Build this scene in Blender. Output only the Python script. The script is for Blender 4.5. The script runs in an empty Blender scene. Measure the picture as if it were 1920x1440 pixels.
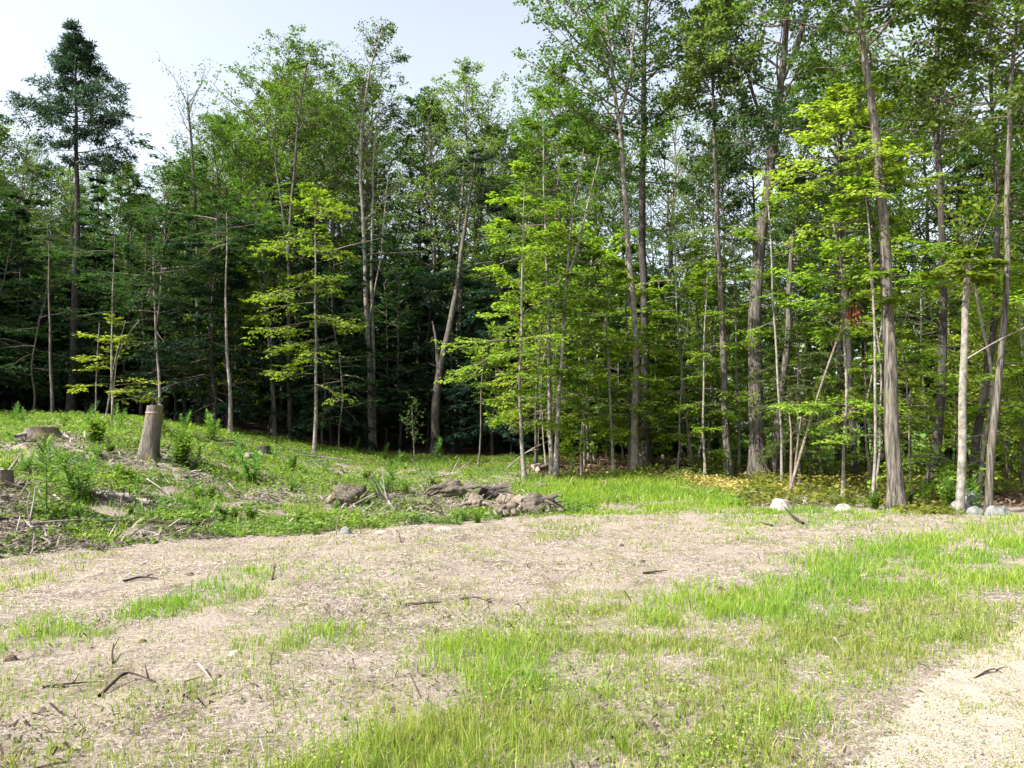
import bpy, math, random
import numpy as np
from mathutils import Vector

# ------------------------------------------------------------------ camera, sky, sun, exposure
sc = bpy.context.scene
COL = sc.collection
FPX, CX, CY, W0 = 1450.0, 960.0, 720.0, 1920.0
CAM_H = 1.6
PITCH = math.atan2(80.0, FPX)
cam_d = bpy.data.cameras.new('camera')
cam = bpy.data.objects.new('camera', cam_d)
COL.objects.link(cam)
cam.location = (0, 0, CAM_H)
cam.rotation_euler = (math.pi / 2 + PITCH, 0, 0)
cam_d.sensor_width = 36.0
cam_d.lens = 36.0 * FPX / W0
cam_d.clip_start = 0.05
cam_d.clip_end = 3000.0
sc.camera = cam

SUN_EL, SUN_AZ = math.radians(45), math.radians(-118)      # azimuth clockwise from straight ahead (+y)
sun_dir = Vector((math.sin(SUN_AZ) * math.cos(SUN_EL), math.cos(SUN_AZ) * math.cos(SUN_EL), math.sin(SUN_EL)))
sl = bpy.data.lights.new('sun', 'SUN')
sl.energy = 5.0
sl.angle = math.radians(0.6)
sl.color = (1.0, 0.955, 0.88)
so = bpy.data.objects.new('sun', sl)
so.rotation_euler = sun_dir.to_track_quat('Z', 'Y').to_euler()
COL.objects.link(so)

world = bpy.data.worlds.new('World')
sc.world = world
world.use_nodes = True
wn, wl = world.node_tree.nodes, world.node_tree.links
wn.clear()
w_out = wn.new('ShaderNodeOutputWorld')
w_bg = wn.new('ShaderNodeBackground')
w_sky = wn.new('ShaderNodeTexSky')
w_sky.sky_type = 'NISHITA'
w_sky.sun_disc = False
w_sky.sun_elevation = SUN_EL
w_sky.sun_rotation = SUN_AZ
w_sky.dust_density = 3.0
w_sky.air_density = 1.0
w_hs = wn.new('ShaderNodeHueSaturation')      # a hazy, milky summer sky
w_hs.inputs['Saturation'].default_value = 0.45
w_hs.inputs['Value'].default_value = 1.15
wl.new(w_sky.outputs[0], w_hs.inputs['Color'])
wl.new(w_hs.outputs[0], w_bg.inputs['Color'])
w_bg.inputs['Strength'].default_value = 0.12
wl.new(w_bg.outputs[0], w_out.inputs['Surface'])

sc.view_settings.view_transform = 'Standard'
sc.view_settings.look = 'None'
sc.view_settings.gamma = 1.0
sc.view_settings.exposure = 1.38
sc.view_settings.use_curve_mapping = False
sc.render.engine = 'CYCLES'
sc.cycles.max_bounces = 7
sc.cycles.diffuse_bounces = 3
sc.cycles.glossy_bounces = 2
sc.cycles.transmission_bounces = 4
sc.cycles.sample_clamp_indirect = 4.0
sc.cycles.use_denoising = True
sc.cycles.use_adaptive_sampling = True
sc.cycles.adaptive_threshold = 0.02

RNG = np.random.default_rng(7)

# ------------------------------------------------------------------ numeric helpers
def nrm(v):
    return v / np.maximum(np.linalg.norm(v, axis=-1, keepdims=True), 1e-9)

def ray(px, py):
    px = np.asarray(px, float); py = np.asarray(py, float)
    u = (px - CX) / FPX; v = (CY - py) / FPX
    return np.stack([u, math.cos(PITCH) - v * math.sin(PITCH), math.sin(PITCH) + v * math.cos(PITCH)], -1)

def at_depth(px, py, Y):
    d = ray(px, py)
    t = np.asarray(Y, float) / d[..., 1]
    return d * t[..., None] + np.array([0, 0, CAM_H])

def to_photo(P):
    q = P - np.array([0, 0, CAM_H])
    f = q[..., 1] * math.cos(PITCH) + q[..., 2] * math.sin(PITCH)
    up = -q[..., 1] * math.sin(PITCH) + q[..., 2] * math.cos(PITCH)
    f = np.maximum(f, 0.05)
    return CX + FPX * q[..., 0] / f, CY - FPX * up / f

_perm = np.random.default_rng(11).random((256, 256))
def vnoise(x, y):
    xi = np.floor(x).astype(int); yi = np.floor(y).astype(int)
    fx = x - xi; fy = y - yi
    fx = fx * fx * (3 - 2 * fx); fy = fy * fy * (3 - 2 * fy)
    g = lambda a, b: _perm[a & 255, b & 255]
    return (g(xi, yi) * (1 - fx) + g(xi + 1, yi) * fx) * (1 - fy) + (g(xi, yi + 1) * (1 - fx) + g(xi + 1, yi + 1) * fx) * fy

def fbm(x, y, o=4):
    s = 0; a = 0.5; t = 0
    for k in range(o):
        s = s + a * vnoise(x * 2 ** k + 17.3 * k, y * 2 ** k + 9.1 * k); t += a; a *= .5
    return s / t

# ground height: smooth surface through levels read off the photograph (flat drive and lawn, bank rising to the left)
_ctl = []
for px, py, Y in [(0, 1045, 9.4), (0, 960, 11.2), (0, 900, 13), (0, 820, 17), (0, 788, 22), (300, 1015, 10.8), (300, 920, 14), (300, 860, 16),
                  (300, 805, 21), (300, 793, 27), (500, 1003, 11.4), (500, 930, 15), (500, 865, 20), (500, 828, 26), (700, 998, 11.7),
                  (700, 935, 16), (700, 885, 22), (700, 845, 32), (900, 980, 12.9), (900, 925, 18), (900, 858, 30), (1100, 965, 14.1),
                  (1100, 893, 21), (1100, 862, 28), (1400, 945, 16), (1400, 900, 21), (1400, 872, 28), (1680, 958, 14.5), (1680, 905, 22),
                  (1900, 965, 14.1), (1900, 880, 30), (1600, 880, 30)]:
    p = at_depth(px, py, Y); _ctl.append(p)
for x in (-14, -7, 0, 7, 14):
    for y in (-8, 0, 3, 6):
        _ctl.append(np.array([x, y, 0.0]))
for x, y, z in [(-8, 8.3, 0), (-4, 9, 0), (0, 9.5, 0), (4, 9.5, 0), (8, 9, 0), (12, 12, 0), (-16, 9, .25), (-22, 18, 1.6), (-24, 30, 2.1), (-30, 45, 2.4), (-12, 45, 1.8), (0, 45, .9),
                (12, 45, .2), (30, 45, -.1), (-45, 70, 2.6), (-15, 70, 2), (0, 70, 1), (15, 70, .2), (45, 70, 0), (25, 25, 0), (25, 10, 0), (-30, 5, .5)]:
    _ctl.append(np.array([x, y, z], float))
_ctl = np.array(_ctl)
def _phi(r): return np.sqrt(r * r + 9.0)
_A = _phi(np.linalg.norm(_ctl[:, None, :2] - _ctl[None, :, :2], axis=-1))
_wr = np.linalg.solve(_A + 0.02 * np.eye(len(_ctl)), _ctl[:, 2] - 0.0)
def gz(x, y, rough=True):
    x = np.asarray(x, float); y = np.asarray(y, float)
    xs, ys = np.clip(x, -45, 45), np.clip(y, -8, 70)
    sh = xs.shape; xf = xs.ravel(); yf = ys.ravel(); z = np.empty(len(xf))
    for i in range(0, len(xf), 40000):
        d = np.hypot(xf[i:i + 40000, None] - _ctl[None, :, 0], yf[i:i + 40000, None] - _ctl[None, :, 1])
        z[i:i + 40000] = _phi(d) @ _wr
    z = z.reshape(sh)
    if rough:
        bank = np.clip((z - .03) * 4, 0, 1)
        z = z + (fbm(x * 1.1 + 5, y * 1.1, 4) - .5) * (.07 + .12 * bank) + (fbm(x * 6, y * 6 + 3, 2) - .5) * (.042 + .03 * bank)
    return z

_ts = np.concatenate([np.linspace(2.5, 20, 500), np.linspace(20, 60, 500)])
def ground_hit(px, py):
    d = ray(px, py); t = _ts / d[1]
    P = d[None] * t[:, None] + np.array([0, 0, CAM_H])
    below = P[:, 2] < gz(P[:, 0], P[:, 1])
    k = int(np.argmax(below)) if below.any() else len(_ts) - 1
    p = P[k].copy(); p[2] = float(gz(p[0], p[1])); return p

def in_poly(px, py, poly):
    inside = np.zeros(px.shape, bool); n = len(poly)
    for i in range(n):
        x0, y0 = poly[i]; x1, y1 = poly[(i + 1) % n]
        if y0 == y1: continue
        c = ((y0 > py) != (y1 > py)) & (px < (x1 - x0) * (py - y0) / (y1 - y0) + x0)
        inside ^= c
    return inside

# ------------------------------------------------------------------ mesh + object helpers
def mesh_raw(name, V, quads=None, tris=None, smooth=False):
    V = np.asarray(V, np.float32).reshape(-1, 3)
    me = bpy.data.meshes.new(name)
    me.vertices.add(len(V)); me.vertices.foreach_set('co', V.ravel())
    q = np.zeros((0, 4), np.int32) if quads is None else np.asarray(quads, np.int32).reshape(-1, 4)
    t = np.zeros((0, 3), np.int32) if tris is None else np.asarray(tris, np.int32).reshape(-1, 3)
    me.loops.add(q.size + t.size)
    me.loops.foreach_set('vertex_index', np.concatenate([q.ravel(), t.ravel()]).astype(np.int32))
    me.polygons.add(len(q) + len(t))
    st = np.concatenate([np.arange(len(q)) * 4, q.size + np.arange(len(t)) * 3]).astype(np.int32)
    me.polygons.foreach_set('loop_start', st)
    if smooth: me.polygons.foreach_set('use_smooth', np.ones(len(st), bool))
    me.update(calc_edges=True)
    return me

def obj(name, me, mat, parent=None, loc=None):
    o = bpy.data.objects.new(name, me)
    if mat is not None and len(me.materials) == 0: me.materials.append(mat)
    if parent is not None: o.parent = parent
    if loc is not None: o.location = loc
    COL.objects.link(o)
    return o

def tag(o, label, cat, group=None):
    o['label'] = label; o['category'] = cat
    if group: o['group'] = group
    return o

def thing(name, label, cat, loc, group=None, rotz=0.0):
    o = bpy.data.objects.new(name, None); o.empty_display_size = .2
    o.location = loc; o.rotation_euler = (0, 0, rotz); COL.objects.link(o)
    return tag(o, label, cat, group)

def kind(o, k, label=None):
    o['kind'] = k
    if label: o['label'] = label
    return o

def dup(root, loc, rotz, scale, label, group=None, name=None):
    r = root.copy(); r.location = loc; r.rotation_euler = (0, 0, rotz); r.scale = (scale,) * 3 if np.isscalar(scale) else scale
    r.name = name or root.name.split('.')[0]
    r['label'] = label
    if group: r['group'] = group
    elif 'group' in r: del r['group']
    COL.objects.link(r)
    for ch in list(root.children):
        c = ch.copy(); COL.objects.link(c); c.parent = r
    return r

def tubes(P, R, sides, cap=False):
    """P (N,k,3) polylines, R (N,k) radii -> verts, quads"""
    N, k, _ = P.shape
    T = np.gradient(P, axis=1); T = nrm(T)
    mean = nrm(P[:, -1] - P[:, 0])
    ref = np.where(np.abs(mean[:, 2:3]) < .8, np.array([[0, 0, 1.]]), np.array([[1., 0, 0]]))[:, None, :]
    n1 = nrm(np.cross(T, np.broadcast_to(ref, T.shape))); n2 = np.cross(T, n1)
    a = np.arange(sides) / sides * 2 * np.pi
    ring = n1[:, :, None, :] * np.cos(a)[None, None, :, None] + n2[:, :, None, :] * np.sin(a)[None, None, :, None]
    V = P[:, :, None, :] + ring * R[:, :, None, None]
    base = (np.arange(N) * k * sides)[:, None, None] + (np.arange(k - 1) * sides)[None, :, None]
    s = np.arange(sides); s2 = (s + 1) % sides
    Q = np.stack([base + s, base + s2, base + s2 + sides, base + s + sides], -1).reshape(-1, 4)
    return V.reshape(-1, 3), Q

class Geo:
    def __init__(self): self.V = []; self.Q = []; self.n = 0
    def add(self, V, Q):
        self.V.append(V); self.Q.append(Q + self.n); self.n += len(V)
    def mesh(self, name, smooth=True):
        return mesh_raw(name, np.concatenate(self.V), np.concatenate(self.Q), smooth=smooth)

# ------------------------------------------------------------------ materials
def new_mat(name):
    m = bpy.data.materials.new(name); m.use_nodes = True
    m.node_tree.nodes.clear()
    return m, m.node_tree.nodes, m.node_tree.links

def ramp(nodes, stops):
    r = nodes.new('ShaderNodeValToRGB'); e = r.color_ramp.elements
    while len(e) < len(stops): e.new(.5)
    for el, (p, c) in zip(e, stops): el.position = p; el.color = (*c, 1)
    return r

def leaf_mat(name, stops, trans=(1.0, 1.15, .45), tw=.42, objvar=.25, rough=.6, spec=.2, patch=None):
    m, n, l = new_mat(name)
    g = n.new('ShaderNodeNewGeometry'); r = ramp(n, stops); l.new(g.outputs['Random Per Island'], r.inputs[0])
    col = r.outputs[0]
    if patch:
        tc = n.new('ShaderNodeNewGeometry'); no = n.new('ShaderNodeTexNoise'); no.inputs['Scale'].default_value = patch[0]; no.inputs['Detail'].default_value = 4
        l.new(tc.outputs['Position'], no.inputs['Vector'])
        rr = ramp(n, [(.45, (0, 0, 0)), (.68, (1, 1, 1))]); l.new(no.outputs['Fac'], rr.inputs[0])
        mx = n.new('ShaderNodeMix'); mx.data_type = 'RGBA'; l.new(rr.outputs[0], mx.inputs[0]); l.new(col, mx.inputs[6])
        r2 = ramp(n, patch[1]); l.new(g.outputs['Random Per Island'], r2.inputs[0]); l.new(r2.outputs[0], mx.inputs[7]); col = mx.outputs[2]
    if objvar:
        oi = n.new('ShaderNodeObjectInfo'); hs = n.new('ShaderNodeHueSaturation')
        mr = n.new('ShaderNodeMapRange'); mr.inputs['To Min'].default_value = 1 - objvar; mr.inputs['To Max'].default_value = 1 + objvar
        l.new(oi.outputs['Random'], mr.inputs['Value']); l.new(mr.outputs[0], hs.inputs['Value'])
        mh = n.new('ShaderNodeMapRange'); mh.inputs['To Min'].default_value = .488; mh.inputs['To Max'].default_value = .512
        mt = n.new('ShaderNodeMath'); mt.operation = 'MULTIPLY'; mt.inputs[1].default_value = 7.31; fr = n.new('ShaderNodeMath'); fr.operation = 'FRACT'
        l.new(oi.outputs['Random'], mt.inputs[0]); l.new(mt.outputs[0], fr.inputs[0]); l.new(fr.outputs[0], mh.inputs['Value']); l.new(mh.outputs[0], hs.inputs['Hue'])
        l.new(col, hs.inputs['Color']); col = hs.outputs[0]
    p = n.new('ShaderNodeBsdfPrincipled'); p.inputs['Roughness'].default_value = rough; p.inputs['Specular IOR Level'].default_value = spec
    l.new(col, p.inputs['Base Color'])
    t = n.new('ShaderNodeBsdfTranslucent'); mul = n.new('ShaderNodeMix'); mul.data_type = 'RGBA'; mul.blend_type = 'MULTIPLY'; mul.inputs[0].default_value = 1
    l.new(col, mul.inputs[6]); mul.inputs[7].default_value = (*[c * 1.35 for c in trans], 1); l.new(mul.outputs[2], t.inputs['Color'])
    ms = n.new('ShaderNodeMixShader'); ms.inputs[0].default_value = tw; l.new(p.outputs[0], ms.inputs[1]); l.new(t.outputs[0], ms.inputs[2])
    o = n.new('ShaderNodeOutputMaterial'); l.new(ms.outputs[0], o.inputs['Surface'])
    return m

def noise_mat(name, stops, scale=8, stretch=(1, 1, 1), detail=6, bump=.3, rough=.9, second=None, dist=.02, spec=.15, island=None):
    m, n, l = new_mat(name)
    tc = n.new('ShaderNodeTexCoord'); mp = n.new('ShaderNodeMapping'); mp.inputs['Scale'].default_value = stretch
    l.new(tc.outputs['Object'], mp.inputs['Vector'])
    no = n.new('ShaderNodeTexNoise'); no.inputs['Scale'].default_value = scale; no.inputs['Detail'].default_value = detail; no.inputs['Roughness'].default_value = .65
    l.new(mp.outputs[0], no.inputs['Vector']); r = ramp(n, stops); l.new(no.outputs['Fac'], r.inputs[0]); col = r.outputs[0]
    if second:      # (scale, lo, hi, colour): patches of moss, lichen or bare wood
        n2 = n.new('ShaderNodeTexNoise'); n2.inputs['Scale'].default_value = second[0]; n2.inputs['Detail'].default_value = 5
        l.new(tc.outputs['Object'], n2.inputs['Vector']); r2 = ramp(n, [(second[1], (0, 0, 0)), (second[2], (1, 1, 1))]); l.new(n2.outputs['Fac'], r2.inputs[0])
        mx = n.new('ShaderNodeMix'); mx.data_type = 'RGBA'; l.new(r2.outputs[0], mx.inputs[0]); l.new(col, mx.inputs[6]); mx.inputs[7].default_value = (*second[3], 1); col = mx.outputs[2]
    if island:
        g = n.new('ShaderNodeNewGeometry'); r3 = ramp(n, island); l.new(g.outputs['Random Per Island'], r3.inputs[0])
        mx = n.new('ShaderNodeMix'); mx.data_type = 'RGBA'; mx.blend_type = 'MULTIPLY'; mx.inputs[0].default_value = 1; l.new(col, mx.inputs[6]); l.new(r3.outputs[0], mx.inputs[7]); col = mx.outputs[2]
    p = n.new('ShaderNodeBsdfPrincipled'); p.inputs['Roughness'].default_value = rough; p.inputs['Specular IOR Level'].default_value = spec
    l.new(col, p.inputs['Base Color'])
    if bump:
        b = n.new('ShaderNodeBump'); b.inputs['Strength'].default_value = bump; b.inputs['Distance'].default_value = dist
        l.new(no.outputs['Fac'], b.inputs['Height']); l.new(b.outputs[0], p.inputs['Normal'])
    o = n.new('ShaderNodeOutputMaterial'); l.new(p.outputs[0], o.inputs['Surface'])
    return m

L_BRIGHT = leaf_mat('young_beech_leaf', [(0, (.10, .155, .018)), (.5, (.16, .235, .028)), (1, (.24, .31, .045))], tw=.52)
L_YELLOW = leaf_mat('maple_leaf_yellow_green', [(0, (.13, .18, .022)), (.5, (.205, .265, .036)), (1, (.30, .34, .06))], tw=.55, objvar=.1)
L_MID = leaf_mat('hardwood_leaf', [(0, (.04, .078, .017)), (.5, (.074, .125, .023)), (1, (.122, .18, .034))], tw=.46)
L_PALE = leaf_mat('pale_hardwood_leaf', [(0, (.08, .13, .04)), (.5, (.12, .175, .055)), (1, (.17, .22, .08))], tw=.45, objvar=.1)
L_DARK = leaf_mat('dark_hardwood_leaf', [(0, (.02, .048, .02)), (.5, (.034, .075, .027)), (1, (.06, .11, .036))], tw=.4)  # deep green; on left and inner trees the wood's shade is in this colour
L_PINE = leaf_mat('pine_needles', [(0, (.018, .042, .024)), (.5, (.032, .065, .036)), (1, (.055, .098, .05))], tw=.2, trans=(.9, 1.1, .6))
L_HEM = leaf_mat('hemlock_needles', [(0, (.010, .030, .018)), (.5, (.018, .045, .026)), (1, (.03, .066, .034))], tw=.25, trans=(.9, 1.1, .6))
L_HEML = leaf_mat('light_hemlock_needles', [(0, (.05, .085, .02)), (.5, (.08, .12, .03)), (1, (.11, .15, .04))], tw=.35, trans=(1, 1.1, .5))
L_RED = leaf_mat('dead_red_leaf', [(0, (.10, .035, .018)), (.5, (.20, .07, .03)), (1, (.30, .13, .06))], trans=(1.1, .7, .5), tw=.35, objvar=0)
L_WEED = leaf_mat('weed_leaf', [(0, (.06, .135, .03)), (.5, (.105, .20, .045)), (1, (.165, .27, .07))], tw=.42, objvar=.25)
L_COVER = leaf_mat('ground_cover_leaf', [(0, (.08, .14, .022)), (.5, (.14, .215, .034)), (1, (.22, .285, .05))], tw=.42, objvar=0,
                   patch=(.55, [(0, (.045, .10, .03)), (.5, (.075, .15, .04)), (1, (.12, .19, .05))]))
L_FERN = leaf_mat('fern_leaf', [(0, (.08, .10, .018)), (.5, (.14, .16, .025)), (1, (.26, .22, .05))], tw=.45, objvar=0,
                  patch=(.6, [(0, (.045, .085, .015)), (.5, (.07, .12, .022)), (1, (.12, .16, .03))]))
L_STRAWLEAF = leaf_mat('yellowed_fern', [(0, (.24, .20, .05)), (.5, (.36, .29, .09)), (1, (.46, .37, .15))], tw=.4, objvar=0)
L_GRASS = leaf_mat('grass_blade', [(0, (.12, .18, .03)), (.5, (.19, .26, .045)), (.8, (.27, .32, .075)), (1, (.42, .37, .18))], trans=(1.0, 1.15, .4), tw=.45, objvar=0, rough=.4,
                   patch=(.9, [(0, (.14, .19, .03)), (.5, (.22, .255, .05)), (.85, (.31, .31, .09)), (1, (.40, .31, .14))]))
L_LAWN = leaf_mat('lush_grass_blade', [(0, (.13, .21, .022)), (.5, (.20, .30, .034)), (.9, (.29, .37, .06)), (1, (.40, .38, .15))], trans=(1.0, 1.15, .4), tw=.45, objvar=0, rough=.4,
                  patch=(.5, [(0, (.08, .18, .02)), (.5, (.125, .25, .028)), (1, (.20, .31, .045))]))
B_GREY = noise_mat('grey_bark', [(.36, (0.030, 0.025, 0.022)), (.5, (0.085, 0.075, 0.065)), (.66, (0.153, 0.138, 0.119))], scale=6, stretch=(4, 4, .7), bump=.9, dist=.04, second=(2.2, .55, .75, (.11, .12, .06)))
B_PALE = noise_mat('pale_smooth_bark', [(.36, (0.080, 0.072, 0.062)), (.5, (0.176, 0.160, 0.138)), (.66, (0.264, 0.244, 0.212))], scale=5, stretch=(2, 2, 1.6), bump=.4, second=(3, .55, .7, (.17, .16, .13)))
B_OAK = noise_mat('furrowed_oak_bark', [(.36, (.02, .018, .015)), (.5, (.075, .067, .056)), (.66, (.16, .145, .122))], scale=5, stretch=(5, 5, .4), bump=1.0, dist=.05)
B_DARK = noise_mat('dark_bark', [(.3, (.022, .02, .018)), (.5, (.05, .045, .04)), (.7, (.095, .085, .075))], scale=6, stretch=(4, 4, .6), bump=.9, dist=.04)
B_BROWN = noise_mat('brown_ridged_bark', [(.36, (.032, .029, .024)), (.5, (.105, .093, .077)), (.66, (.20, .182, .155))], scale=5, stretch=(5, 5, .4), bump=1.0, dist=.05, second=(1.6, .55, .75, (.14, .14, .08)))
B_TAN = noise_mat('tan_bark', [(.3, (0.077, 0.059, 0.045)), (.5, (0.150, 0.122, 0.098)), (.7, (0.231, 0.193, 0.158))], scale=6, stretch=(2, 2, 2), bump=.4)
B_TWIG = noise_mat('twig_bark', [(.3, (.06, .05, .04)), (.6, (.15, .125, .10))], scale=10, bump=0)
B_TWIGP = noise_mat('pale_twig_bark', [(.3, (0.140, 0.119, 0.098)), (.6, (0.238, 0.210, 0.182))], scale=10, bump=0)
B_DEAD = noise_mat('weathered_dead_wood', [(.3, (0.124, 0.105, 0.090)), (.5, (0.223, 0.198, 0.174)), (.7, (0.322, 0.298, 0.267))], scale=6, stretch=(1, 1, 1), bump=.4)
B_STUMP = noise_mat('stump_bark', [(.3, (0.051, 0.042, 0.034)), (.5, (0.122, 0.106, 0.089)), (.72, (0.204, 0.184, 0.160))], scale=7, stretch=(4, 4, .8), bump=1, dist=.03, second=(2.5, .52, .66, (.17, .14, .055)))
B_CUT = noise_mat('sawn_wood', [(.3, (.15, .125, .10)), (.5, (.25, .215, .175)), (.7, (.34, .305, .26))], scale=14, bump=.3)
B_ROT = noise_mat('rotten_brown_wood', [(.3, (.032, .026, .021)), (.5, (.092, .077, .063)), (.72, (.19, .163, .137))], scale=9, stretch=(1.5, 1.5, 3), bump=1, dist=.03, second=(3.5, .54, .68, (.09, .12, .03)))
B_BLACK = noise_mat('dark_wet_stick', [(.3, (.018, .014, .011)), (.6, (.06, .045, .036))], scale=12, bump=.2)
ROCK_P = noise_mat('pale_granite', [(.3, (0.180, 0.162, 0.135)), (.5, (0.279, 0.252, 0.216)), (.7, (0.360, 0.333, 0.288))], scale=9, detail=9, bump=.5, second=(5, .58, .7, (.26, .24, .21)))
ROCK_G = noise_mat('grey_granite', [(.3, (.075, .075, .072)), (.5, (.15, .15, .146)), (.7, (.23, .23, .222))], scale=9, detail=9, bump=.5, second=(4, .55, .7, (.14, .16, .11)))
SOIL = noise_mat('soil_clod', [(.3, (.045, .034, .026)), (.55, (.10, .075, .055)), (.75, (.17, .13, .10))], scale=30, bump=.8)
# ------------------------------------------------------------------ ground
COVER_EDGE = [(-400, 1090), (0, 1046), (120, 1028), (250, 1016), (400, 1006), (500, 1001), (700, 997), (850, 984), (960, 968), (1060, 962), (1200, 958), (1400, 950), (1500, 962), (1700, 972), (1920, 968), (2400, 968)]
_ce = np.array(COVER_EDGE, float)
GRAVEL = [(1930, 1165), (1880, 1185), (1840, 1215), (1790, 1250), (1735, 1285), (1690, 1335), (1650, 1385), (1600, 1440), (1520, 1560), (2600, 1700), (3200, 1100), (2100, 1110)]
DEBRIS = [[(-50, 880), (60, 905), (130, 950), (60, 975), (-50, 960)], [(-60, 985), (110, 990), (150, 1012), (90, 1042), (-60, 1052)], [(240, 985), (400, 985), (400, 1008), (250, 1012)],
          [(200, 850), (330, 865), (380, 900), (470, 930), (640, 940), (640, 955), (430, 945), (300, 890), (190, 868)], [(640, 945), (780, 910), (960, 905), (1060, 955), (1010, 972), (860, 965), (700, 985), (650, 970)],
          [(40, 820), (140, 815), (180, 835), (120, 850), (30, 840)], [(470, 925), (640, 925), (660, 950), (500, 950)], [(180, 925), (300, 940), (280, 960), (180, 950)], [(110,1020),(260,1008),(240,1022),(100,1036)]]
LITTER = [[(980, 880), (1010, 868), (1120, 850), (1300, 862), (1310, 888), (1150, 893), (1010, 898)], [(1230, 845), (1400, 845), (1420, 860), (1240, 862)]]

def jit(px, py, X, Y, amp):
    a = amp / np.maximum(Y, 2.) * 1450
    return px + (fbm(X * .9, Y * .9, 4) - .5) * a, py + (fbm(X * .9 + 40, Y * .9 + 20, 4) - .5) * a * .32

def masks(X, Y):
    Z = gz(X, Y, False)
    px, py = to_photo(np.stack([X, Y, Z], -1))
    qx, qy = jit(px, py, X, Y, .55)
    edge = np.interp(qx, _ce[:, 0], _ce[:, 1])
    bank = (qy < edge) & (Y > 7)
    deb = np.zeros(X.shape, bool); lit = np.zeros(X.shape, bool)
    for p in DEBRIS: deb |= in_poly(qx, qy, p)
    for p in LITTER: lit |= in_poly(qx, qy, p)
    forest = bank & (((Y > 23) & (qx < 1250)) | ((qx > 1080) & (Y > 18)) | ((qx > 1640) & (Y > 15.5)))
    grav = in_poly(px + (fbm(X * 2.2, Y * 2.2, 4) - .5) * 0.5 * 1450 / np.maximum(Y, 2), py, GRAVEL)
    return px, py, qx, qy, bank, deb, lit, forest, grav

def spaced(a, b, s0, growth):
    out = [a]; s = s0
    while out[-1] < b: out.append(out[-1] + s); s *= growth
    return np.array(out)
ys = np.concatenate([[-400, -150, -60, -25, -10, -4, 0, 1.5], spaced(2.6, 22, .075, 1.004), spaced(22.8, 800, .9, 1.09)])
xr = np.concatenate([spaced(0, 12, .09, 1.008), spaced(12.8, 800, .8, 1.14)])
xs = np.concatenate([-xr[::-1], xr[1:]])
GX, GY = np.meshgrid(xs, ys)
GZ = gz(GX, GY)
ny, nx = GX.shape
idx = np.arange(nx * ny).reshape(ny, nx)
Q = np.stack([idx[:-1, :-1], idx[:-1, 1:], idx[1:, 1:], idx[1:, :-1]], -1).reshape(-1, 4)
gme = mesh_raw('ground', np.stack([GX, GY, GZ], -1), Q, smooth=True)
px, py, qx, qy, bank, deb, lit, forest, grav = masks(GX, GY)
far_field = (GX > 6) & (GY > 27)
Rm = np.where(forest | lit, 1., 0.) * np.where(far_field & ~lit, 0., 1.)
Gm = np.where(deb, 1., np.where(bank, .55, 0.))
Bm = np.where(far_field, 1., 0.)
ca = gme.color_attributes.new('cover', 'FLOAT_COLOR', 'POINT')
ca.data.foreach_set('color', np.stack([Rm, Gm, Bm, np.ones_like(Rm)], -1).astype(np.float32).ravel())

m, n, l = new_mat('straw_covered_soil')
at = n.new('ShaderNodeAttribute'); at.attribute_name = 'cover'
sp = n.new('ShaderNodeSeparateColor'); l.new(at.outputs['Color'], sp.inputs[0])
tc = n.new('ShaderNodeTexCoord')
def nz(scale, detail=6, stretch=None):
    v = tc.outputs['Object']
    if stretch:
        mp = n.new('ShaderNodeMapping'); mp.inputs['Scale'].default_value = stretch; l.new(v, mp.inputs['Vector']); v = mp.outputs[0]
    k = n.new('ShaderNodeTexNoise'); k.inputs['Scale'].default_value = scale; k.inputs['Detail'].default_value = detail; k.inputs['Roughness'].default_value = .7
    l.new(v, k.inputs['Vector']); return k.outputs['Fac']
def mixc(f, a, b):
    x = n.new('ShaderNodeMix'); x.data_type = 'RGBA'; l.new(f, x.inputs[0]); l.new(a, x.inputs[6]); l.new(b, x.inputs[7]); return x.outputs[2]
def rmp(f, stops):
    r = ramp(n, stops); l.new(f, r.inputs[0]); return r.outputs[0]
straw = rmp(nz(38, 8), [(.3, (.09, .07, .057)), (.45, (.215, .176, .146)), (.6, (.302, .258, .22)), (.8, (.39, .345, .30))])
dirt = rmp(nz(22, 8), [(.3, (.055, .042, .032)), (.6, (.17, .135, .105)), (.8, (.30, .25, .205))])
straw = mixc(rmp(nz(1.7, 7), [(.49, (0, 0, 0)), (.68, (.9, .9, .9))]), straw, dirt)
mulch = rmp(nz(26, 9), [(.3, (.07, .055, .042)), (.5, (.19, .16, .13)), (.7, (.36, .32, .275))])
litter = rmp(nz(20, 9), [(.3, (.03, .02, .014)), (.5, (.085, .055, .038)), (.72, (.17, .115, .08))])
field = rmp(nz(4, 8), [(.3, (.05, .10, .02)), (.5, (.085, .16, .03)), (.7, (.13, .21, .045))])
c = mixc(sp.outputs[1], straw, mulch); c = mixc(sp.outputs[0], c, litter); c = mixc(sp.outputs[2], c, field)
pr = n.new('ShaderNodeBsdfPrincipled'); pr.inputs['Roughness'].default_value = .95; pr.inputs['Specular IOR Level'].default_value = .1
l.new(c, pr.inputs['Base Color'])
bp = n.new('ShaderNodeBump'); bp.inputs['Strength'].default_value = .8; bp.inputs['Distance'].default_value = .03; l.new(nz(30, 8), bp.inputs['Height']); l.new(bp.outputs[0], pr.inputs['Normal'])
o = n.new('ShaderNodeOutputMaterial'); l.new(pr.outputs[0], o.inputs['Surface'])
M_GROUND = m
kind(obj('ground', gme, M_GROUND), 'structure')

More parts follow.
